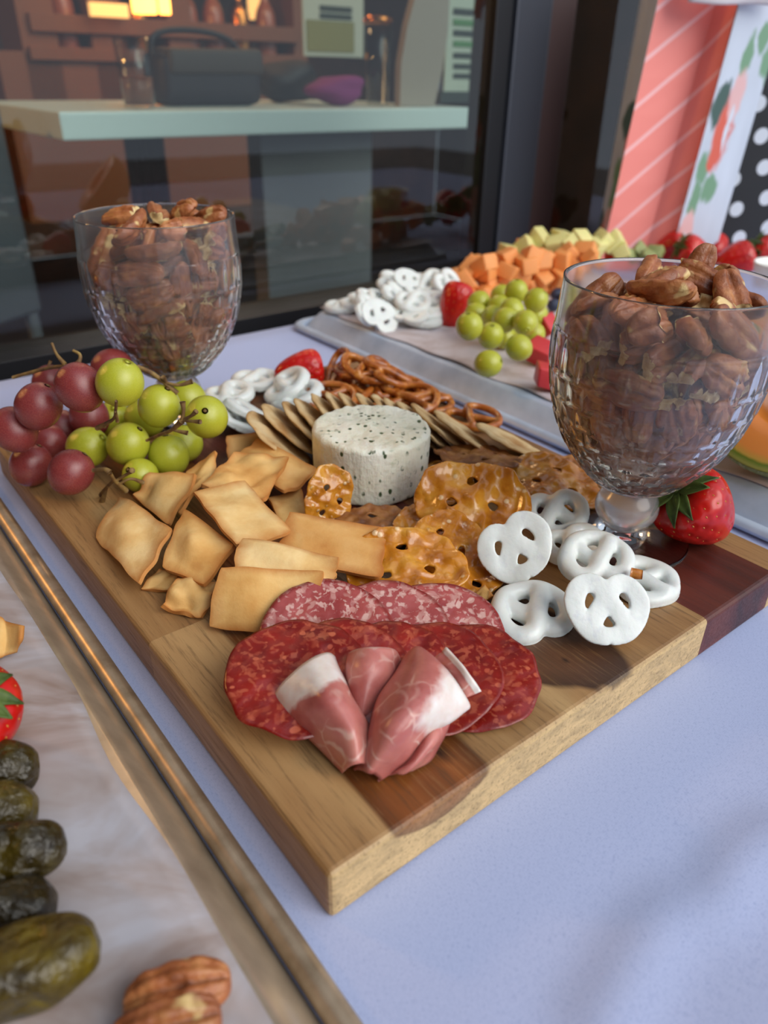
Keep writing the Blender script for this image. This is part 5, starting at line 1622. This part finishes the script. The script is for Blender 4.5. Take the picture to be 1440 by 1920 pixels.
def loft_panel(name, bot, top_, mat, parent, uvs, inv, n=10, th=0.0006, bulge=0.0):
    """paper panel between a bottom polyline and a top polyline (world points)"""
    b, t = np.asarray(bot, float), np.asarray(top_, float)
    rows = np.array([b * (1 - s) + t * s for s in np.linspace(0, 1, n)])
    Vn, f, uv = sheet(rows, th)
    k = len(b)
    U = np.repeat(np.linspace(0, 1, n), k); W_ = np.tile(np.linspace(0, 1, k), n)
    uv1 = np.stack([uvs[0] + W_ * (uvs[1] - uvs[0]), uvs[2] + U * (uvs[3] - uvs[2])], 1)
    o = obj(name, Vn, f, mat, None, False, np.vstack([uv1, uv1]))
    o.parent = parent; o.matrix_parent_inverse = inv
    return o
def bag(label, base_pts, top_pts, mats, uvs, name='gift_bag'):
    """closed paper bag: ring of base points and top points (world xy), one material per side"""
    bp_ = [np.array([x, y, 0.0012]) for x, y in base_pts]
    H_ = top_pts[0][2]
    tp = [np.array(q) for q in top_pts]
    c = np.mean(bp_, 0)
    r = empty(name, c)
    tag(r, label, 'gift bag', 'paper gift bags at the back of the table')
    inv = Matrix.Translation(-Vector(c))
    n = len(bp_)
    for i in range(n):
        j = (i + 1) % n
        nm, mt = mats[i]
        loft_panel(nm, [bp_[i], bp_[j]], [tp[i], tp[j]], mt, r, uvs[i], inv)
    V = np.array([q + [0, 0, 0.0003] for q in bp_]) - c
    put('bag_base', make_mesh('bag_base', np.vstack([V, V + [0, 0, 0.0006]]), [tuple(range(n))[::-1], tuple(range(n, 2 * n))] + [(i, (i + 1) % n, n + (i + 1) % n, n + i) for i in range(n)], M['white_paper'], False), r)
    return r
ZB = 0.0
def BP2(u, v_, y):                            # table point at world depth y seen in column u at row v
    return (y * ray(u, v_)[0] / ray(u, v_)[1], y)
def TP(u, v_, y):
    r = ray(u, v_); t = y / r[1]
    return (EYE + t * r)
# striped gusset bag
yA = 1.235
b0, b1, b2, b3 = BP2(1119, 440, yA + .075), BP2(1131, 446, yA), BP2(1205, 465, yA + .012), BP2(1264, 448, yA - .004)
t0, t1, t2, t3 = TP(1200, 0, yA + .09), TP(1243, -40, yA), TP(1350, -20, yA + .035), TP(1396, -40, yA + .0)
def lift(p, z): q = np.array(p, float); return (q[0], q[1], z)
HA = 0.42
def extrap(b, t):                             # carry the side line up to the bag height
    b = np.array([b[0], b[1], 0.0]); t = np.array(t); k = HA / t[2]
    return tuple(b + (t - b) * k)
T0, T1, T2, T3 = [extrap(b, t) for b, t in ((b0, t0), (b1, t1), (b2, t2), (b3, t3))]
b4, T4 = (b3[0] + 0.005, b3[1] + 0.15), (T3[0] + 0.005, T3[1] + 0.15, HA)
b5, T5 = (b0[0] + 0.05, b0[1] + 0.14), (T0[0] + 0.05, T0[1] + 0.12, HA)
bag('tall floral gift bag with a coral striped side facing the viewer', [b0, b1, b2, b3, b4, b5], [T0, T1, T2, T3, T4, T5],
    [('floral_side', M['floral']), ('striped_side', M['coral']), ('striped_fold', M['coral']), ('floral_back', M['floral']), ('floral_back', M['floral']), ('floral_back', M['floral'])],
    [(0.2, 0.45, 0, 1.3), (0, 0.55, 0, 1.1), (0.55, 0.85, 0, 1.1), (0, 0.9, 0, 1.3), (0, 0.6, 0, 1.3), (0, .6, 0, 1.3)])
# plain floral bag
yB = 1.225
c0, c1 = BP2(1262, 440, yB), BP2(1345, 440, yB + .015)
s0, s1 = extrap(c0, TP(1388, 0, yB)), extrap(c1, TP(1478, 0, yB + .015))
HB = HA
bag('floral gift bag with big coral blossoms between the striped and dotted bags', [c0, c1, (c1[0] + .02, c1[1] + .06), (c0[0] + .03, c0[1] + .08)], [s0, s1, (s1[0] + .02, s1[1] + .06, HA), (s0[0] + .03, s0[1] + .08, HA)],
    [('floral_front', M['floral']), ('floral_side', M['floral']), ('floral_back', M['floral']), ('floral_side', M['floral'])], [(0.28, 0.95, 0.05, 1.15), (0, .5, 0, 1.3), (0, .9, 0, 1.3), (0, .5, 0, 1.3)])
# dotted bag
yC = 1.33
d0, d1 = BP2(1322, 450, yC), BP2(1560, 470, yC - .02)
e0, e1 = (d0[0] + .01, d0[1], .30), (d1[0] + .03, d1[1], .30)
bag('black gift bag with white polka dots at the right edge', [d0, d1, (d1[0] + .02, d1[1] + .10), (d0[0] + .02, d0[1] + .10)], [e0, e1, (e1[0] + .02, e1[1] + .10, .30), (e0[0] + .02, e0[1] + .10, .30)],
    [('dotted_front', M['polka']), ('dotted_side', M['polka']), ('dotted_back', M['polka']), ('dotted_side', M['polka'])], [(0, 1.05, 0, 1.35), (0, .45, 0, 1.35), (0, 1.05, 0, 1.35), (0, .45, 0, 1.35)])
# tissue paper peeking over the bags
rows = [[TP(1290 + 60 * i, 4 + 3 * (i % 2) + 2 * i, yB - .012 - .004 * (i % 2)) for i in range(4)], [TP(1288 + 62 * i, -22, yB - .014) for i in range(4)], [TP(1286 + 64 * i, -60, yB + .004) for i in range(4)]]
V, f, uv = sheet(patch(rows, 5), 0.0006)
o = wobj('tissue_paper', V, f, M['white_paper'], uv=uv)
tag(o, 'white tissue paper folded over the top of the floral bags', 'tissue paper')

# ------------------------------------------------------------------ inside the restaurant
simple('counter_white', C(206, 222, 220), 0.35)
simple('counter_panel', C(124, 127, 134), 0.6)
simple('dark_leather', C(30, 24, 32), 0.55)
simple('magenta_cloth', C(122, 40, 104), 0.8)
simple('beige_board', C(150, 138, 126), 0.6)
simple('poster_paper', C(176, 184, 168), 0.6)
simple('flyer_paper', C(170, 172, 158), 0.6)
simple('poster_ink', C(40, 50, 46), 0.7)
simple('poster_green', C(82, 130, 82), 0.7)
simple('flyer_olive', C(120, 116, 70), 0.7)
simple('wine_curtain', C(62, 18, 36), 0.9)
simple('timber', C(112, 64, 36), 0.6)
simple('grey_chair', C(86, 90, 98), 0.5)
simple('amber_liquid', C(150, 84, 60), 0.2)
simple('copper', C(190, 120, 60), 0.25, Metallic=1.0)
simple('dark_jacket', C(58, 58, 66), 0.9)
simple('grey_knit', C(120, 112, 112), 0.95)
WC = 1.32
zc = 0.235
def lu(u, v_, w): return loc(PW(u, v_, w))
ct = empty('bar_counter', G(lu(520, 220, WC)[0], WC + .25, -0.75), YAW)
tag(ct, 'white edged bar counter inside behind the window', 'counter')
a0, a1 = lu(110, 215, WC)[0], lu(884, 225, WC)[0]
ztop, zbot = lu(640, 204, WC)[2], lu(640, 248, WC)[2]
grid_box('worktop', M['counter_white'], ct, 0.004, (a0, a1), (WC, WC + .55), (zbot, ztop))
p0, p1 = lu(490, 300, WC + .1)[0], lu(698, 300, WC + .1)[0]
grid_box('support_panel', M['counter_panel'], ct, 0.004, (p0, p1), (WC + .10, WC + .16), (-0.75, zbot))
def on_counter(u, w): return G(lu(u, 190, w)[0], w, ztop + 0.0006)
def glass_cup(name, u, w, r, h, label, liquid=None):
    e = empty(name, on_counter(u, w)); tag(e, label, 'glass')
    pr = [(0.001, 0), (r * .8, 0), (r, h), (r * .96, h), (r * .76, 0.004), (0.001, 0.004)]
    V, f = lathe(pr, 32)
    put('glass_wall', make_mesh('glass_wall', V, f, M['thin_glass']), e)
    if liquid:
        V, f = lathe([(0.001, 0.005), (r * .75, 0.005), (r * .83, h * liquid), (0.001, h * liquid)], 32)
        put('drink', make_mesh('drink', V, f, M['amber_liquid']), e)
    return e
glass_cup('tumbler', 262, WC + .12, 0.036, 0.115, 'clear tumbler with a little pink drink on the counter', 0.45)
glass_cup('tall_glass', 708, WC + .16, 0.032, 0.16, 'tall clear jar with a copper lid standing on the counter', None)
V, f = lathe([(0.001, .162), (.034, .162), (.036, .168), (.034, .178), (.001, .18)], 32)
e = [q for q in bpy.data.objects if q.name.startswith('tall_glass')][0]
put('lid', make_mesh('lid', V, f, M['copper']), e)
def soft_lump(name, u, w, sx, sy, sz, mat, label, cat, seed, amp=0.16):
    n, k = 18, 30
    th = np.linspace(0.05, math.pi - 0.05, n)
    V, f = lathe([(math.sin(a) ** .7, -math.cos(a)) for a in th], k)
    f.append(tuple(range(k))[::-1]); f.append(tuple(len(V) - k + j for j in range(k)))
    V *= (1 + amp * waves(V, seed, 2.2, 7))[:, None]
    V = V * [sx, sy, sz / 2]; V[:, 2] -= V[:, 2].min()
    o = obj(name, V, f, mat, matrix=Matrix.Translation(Vector(on_counter(u, w))) @ Matrix.Rotation(YAW, 4, 'Z'))
    tag(o, label, cat); return o
sb_ = empty('shoulder_bag', on_counter(388, WC + .2), YAW); tag(sb_, 'black soft shoulder bag lying on the counter', 'bag')
V, f = bevel_box(-.115, .115, -.05, .05, 0, .095, .03, 4)
V *= (1 + 0.05 * waves(V * 10, 3, 1.8, 6))[:, None]; V[:, 2] -= V[:, 2].min()
put('bag_body', make_mesh('bag_body', V, f, M['dark_leather']), sb_)
V, f = bevel_box(-.10, .11, -.056, .03, .055, .104, .012, 3)
V *= (1 + 0.03 * waves(V * 10, 5, 1.8, 6))[:, None]
put('flap', make_mesh('flap', V, f, simple('grey_leather', C(64, 54, 50), .6)), sb_)
V, f = tube([(-.11, 0, .06), (-.10, .01, .12), (-.02, .02, .135), (.07, .01, .12), (.11, 0, .06)], .006, 8, 5)
put('strap', make_mesh('strap', V, f, M['dark_leather']), sb_)
soft_lump('folded_garment', 540, WC + .30, .075, .05, .09, M['black_plastic'], 'black folded garment on the counter beside the magenta cloth', 'garment', 8)
soft_lump('magenta_scarf', 628, WC + .14, .07, .05, .055, M['magenta_cloth'], 'bunched magenta scarf on the counter', 'scarf', 5)
def plate_at(name, u0, v0, u1, v1, w, th, mat, parent=None):
    A, B_ = lu(u0, v1, w), lu(u1, v0, w)
    return grid_box(name, mat, parent, 0.002, (min(A[0], B_[0]), max(A[0], B_[0])), (w, w + th), (min(A[2], B_[2]), max(A[2], B_[2])))
# beige oval-edged board
pts = [(750, 193), (752, 120), (764, 50), (780, -10), (800, -70), (840, -70), (843, 0), (840, 60), (830, 130), (815, 193)]
w_ = WC + .06
A = np.array([PW(u, v_, w_) for u, v_ in pts]); A[[0, -1], 2] = ztop + .001
Vb = np.vstack([A, A + AV * 0.02]); n = len(pts)
o = wobj('oval_board', Vb, [tuple(range(n)), tuple(range(2 * n - 1, n - 1, -1))] + [(i, n + i, n + (i + 1) % n, (i + 1) % n) for i in range(n)], M['beige_board'], smooth=False)
tag(o, 'beige curved board standing on the counter beside the poster', 'board')
po = empty('menu_poster', G(lu(868, 190, WC + .10)[0], WC + .10, ztop), YAW)
tag(po, 'pale poster with green and black lines of print beside the mullion', 'poster')
plate_at('paper', 832, -30, 892, 172, WC + .10, .004, M['poster_paper'], po)
plate_at('stand', 826, 172, 892, 194, WC + .098, .01, M['poster_ink'], po)
for i, vv in enumerate((18, 38, 58, 78, 100, 120, 138)):
    plate_at('print_line', 850, vv, 888, vv + 9, WC + .0985, .0014, M['poster_green' if i in (1, 3) else 'poster_ink'], po)
fy = empty('wall_flyer', G(lu(625, 100, 1.9)[0], 1.9, -0.75), YAW)
tag(fy, 'grey printed flyer hanging above the counter', 'flyer')
plate_at('paper', 570, -40, 682, 105, 1.9, .006, M['flyer_paper'], fy)
plate_at('print_block', 576, 42, 664, 96, 1.898, .0016, M['flyer_olive'], fy)
for a, b in ((14, 20), (28, 34)): plate_at('print_line', 600, a, 660, b, 1.898, .0016, M['poster_ink'], fy)
# back bar: shelves, lamps, bottles
sh = empty('back_bar_shelf', G(lu(300, 120, 2.6)[0], 2.6, -0.75), YAW)
tag(sh, 'brown timber back bar with shelves in the dim room', 'shelf')
for v0, v1 in ((104, 112), (52, 58)): plate_at('shelf_board', 60, v0, 560, v1, 2.6, .25, M['timber'], sh)
for u0 in (62, 190, 330, 556): plate_at('upright', u0, -120, u0 + 14, 190, 2.62, .22, M['timber'], sh)
plate_at('base_cabinet', 60, 112, 560, 420, 2.62, .24, M['timber'], sh)
zs = lu(300, 104, 2.6)[2]
for i, u in enumerate((86, 134, 224, 272, 362, 410, 458, 506)):
    pr = [(0.001, 0), (.034, 0), (.036, .01), (.036, .13), (.014, .18), (.014, .23), (.001, .23)]
    V, f = lathe(catmull(np.array(pr), 3), 16)
    o = obj('bottle', V, f, M['amber_liquid' if i % 3 else 'copper'], matrix=Matrix.Translation(Vector(G(lu(u, 104, 2.66)[0], 2.68, zs + .001))))
    tag(o, 'amber bottle on the back bar shelf', 'bottle', 'bottles on the back bar')
for i, (u0, v0, u1, v1, w) in enumerate(((250, -30, 294, 24, 2.3), (300, -30, 320, 26, 2.3))):
    e = empty('pendant_lamp', G(lu((u0 + u1) / 2, v1, w)[0], w, lu(u0, v1, w)[2]), YAW)
    tag(e, 'glowing orange pendant lamp, the wider of the pair' if i == 0 else 'glowing orange pendant lamp, the narrower of the pair', 'lamp', 'pendant lamps')
    r = abs(lu(u1, v1, w)[0] - lu(u0, v1, w)[0]) / 2
    V, f = lathe([(r * .96, 0), (r, .02), (r * .9, .10), (r * .4, .15), (.004, .16)], 28)
    put('shade', make_mesh('shade', V, f, M['lamp']), e)
    V, f = tube([(0, 0, .16), (0, 0, 2.29 - e.location.z)], .004, 6, 1)
    put('cord', make_mesh('cord', V, f, M['black_plastic']), e)
e = empty('pendant_lamp', G(-0.80, 1.62, 1.02), YAW)
tag(e, 'warm pendant lamp hanging above the bar counter', 'lamp', 'pendant lamps')
V, f = lathe([(.10, 0), (.102, .01), (.075, .10), (.03, .15), (.004, .16)], 28)
put('shade', make_mesh('shade', V, f, M['copper']), e)
V, f = lathe([(.001, -.012), (.03, 0), (.042, .03), (.03, .06), (.001, .07)], 20)
put('bulb', make_mesh('bulb', V, f, M['lamp_soft']), e)
V, f = tube([(0, 0, .16), (0, 0, 1.27)], .004, 6, 1)
put('cord', make_mesh('cord', V, f, M['black_plastic']), e)
ld = bpy.data.lights.new('pendant_glow', 'POINT'); ld.energy = 34; ld.color = (1.0, 0.46, 0.14); ld.shadow_soft_size = .09
lo_ = bpy.data.objects.new('pendant_glow', ld); COL.objects.link(lo_); lo_.location = Vector(G(-0.80, 1.62, 0.92))
lb = plate_at('backlit_panel', 172, 8, 240, 30, 2.55, .02, M['lamp_soft']); tag(lb, 'softly glowing amber light box above the back bar', 'light box')
lb = plate_at('backlit_panel', 470, -60, 520, 36, 2.9, .02, M['lamp_soft']); tag(lb, 'tall dim amber light panel in the rear', 'light box')
for x, w, z in ((lu(270, 0, 2.2)[0], 2.0, 1.1), (lu(620, 0, 2.0)[0], 1.75, 1.2)):
    ld = bpy.data.lights.new('room_lamp', 'POINT'); ld.energy = 9; ld.color = (1.0, 0.55, 0.26); ld.shadow_soft_size = .12
    lo_ = bpy.data.objects.new('room_lamp', ld); COL.objects.link(lo_); lo_.location = Vector(G(x, w, z))
# wine red curtain and seats under the counter
cu_ = []
for i in range(25):
    u = lu(238 + 75 * i / 24, 300, WC + .3)[0]
    cu_.append([G(u, WC + .3 + .012 * math.sin(i * 1.1), z) for z in (-0.745, -0.3, zbot - .003)])
V, f, uv = sheet(np.array(cu_), .003)
o = wobj('curtain', V, f, M['wine_curtain'], uv=uv); tag(o, 'wine red cloth hanging below the counter', 'curtain')
def chair(u, w, label, mat):
    e = empty('cafe_chair', G(u, w, -0.75), YAW + 0.5); tag(e, label, 'chair', 'chairs inside the restaurant')
    V, f = bevel_box(-.2, .2, -.2, .2, .44, .48, .012); put('seat', make_mesh('seat', V, f, mat), e)
    V, f = bevel_box(-.2, .2, .19, .22, .62, .98, .012); put('backrest', make_mesh('backrest', V, f, mat), e)
    for x in (-.18, .18):
        V, f = tube([(x, .2, 0), (x, .2, .5), (x, .21, .7)], .013, 8, 2); put('leg', make_mesh('leg', V, f, mat), e)
        V, f = tube([(x, -.18, 0), (x, -.18, .44)], .013, 8, 2); put('leg', make_mesh('leg', V, f, mat), e)
chair(lu(150, 300, 1.15)[0] - .12, 1.14, 'grey cafe chair left of the wine red cloth', M['grey_chair'])
chair(lu(20, 300, 1.6)[0] - .45, 1.75, 'grey cafe chair at the far left behind the glass', M['grey_chair'])
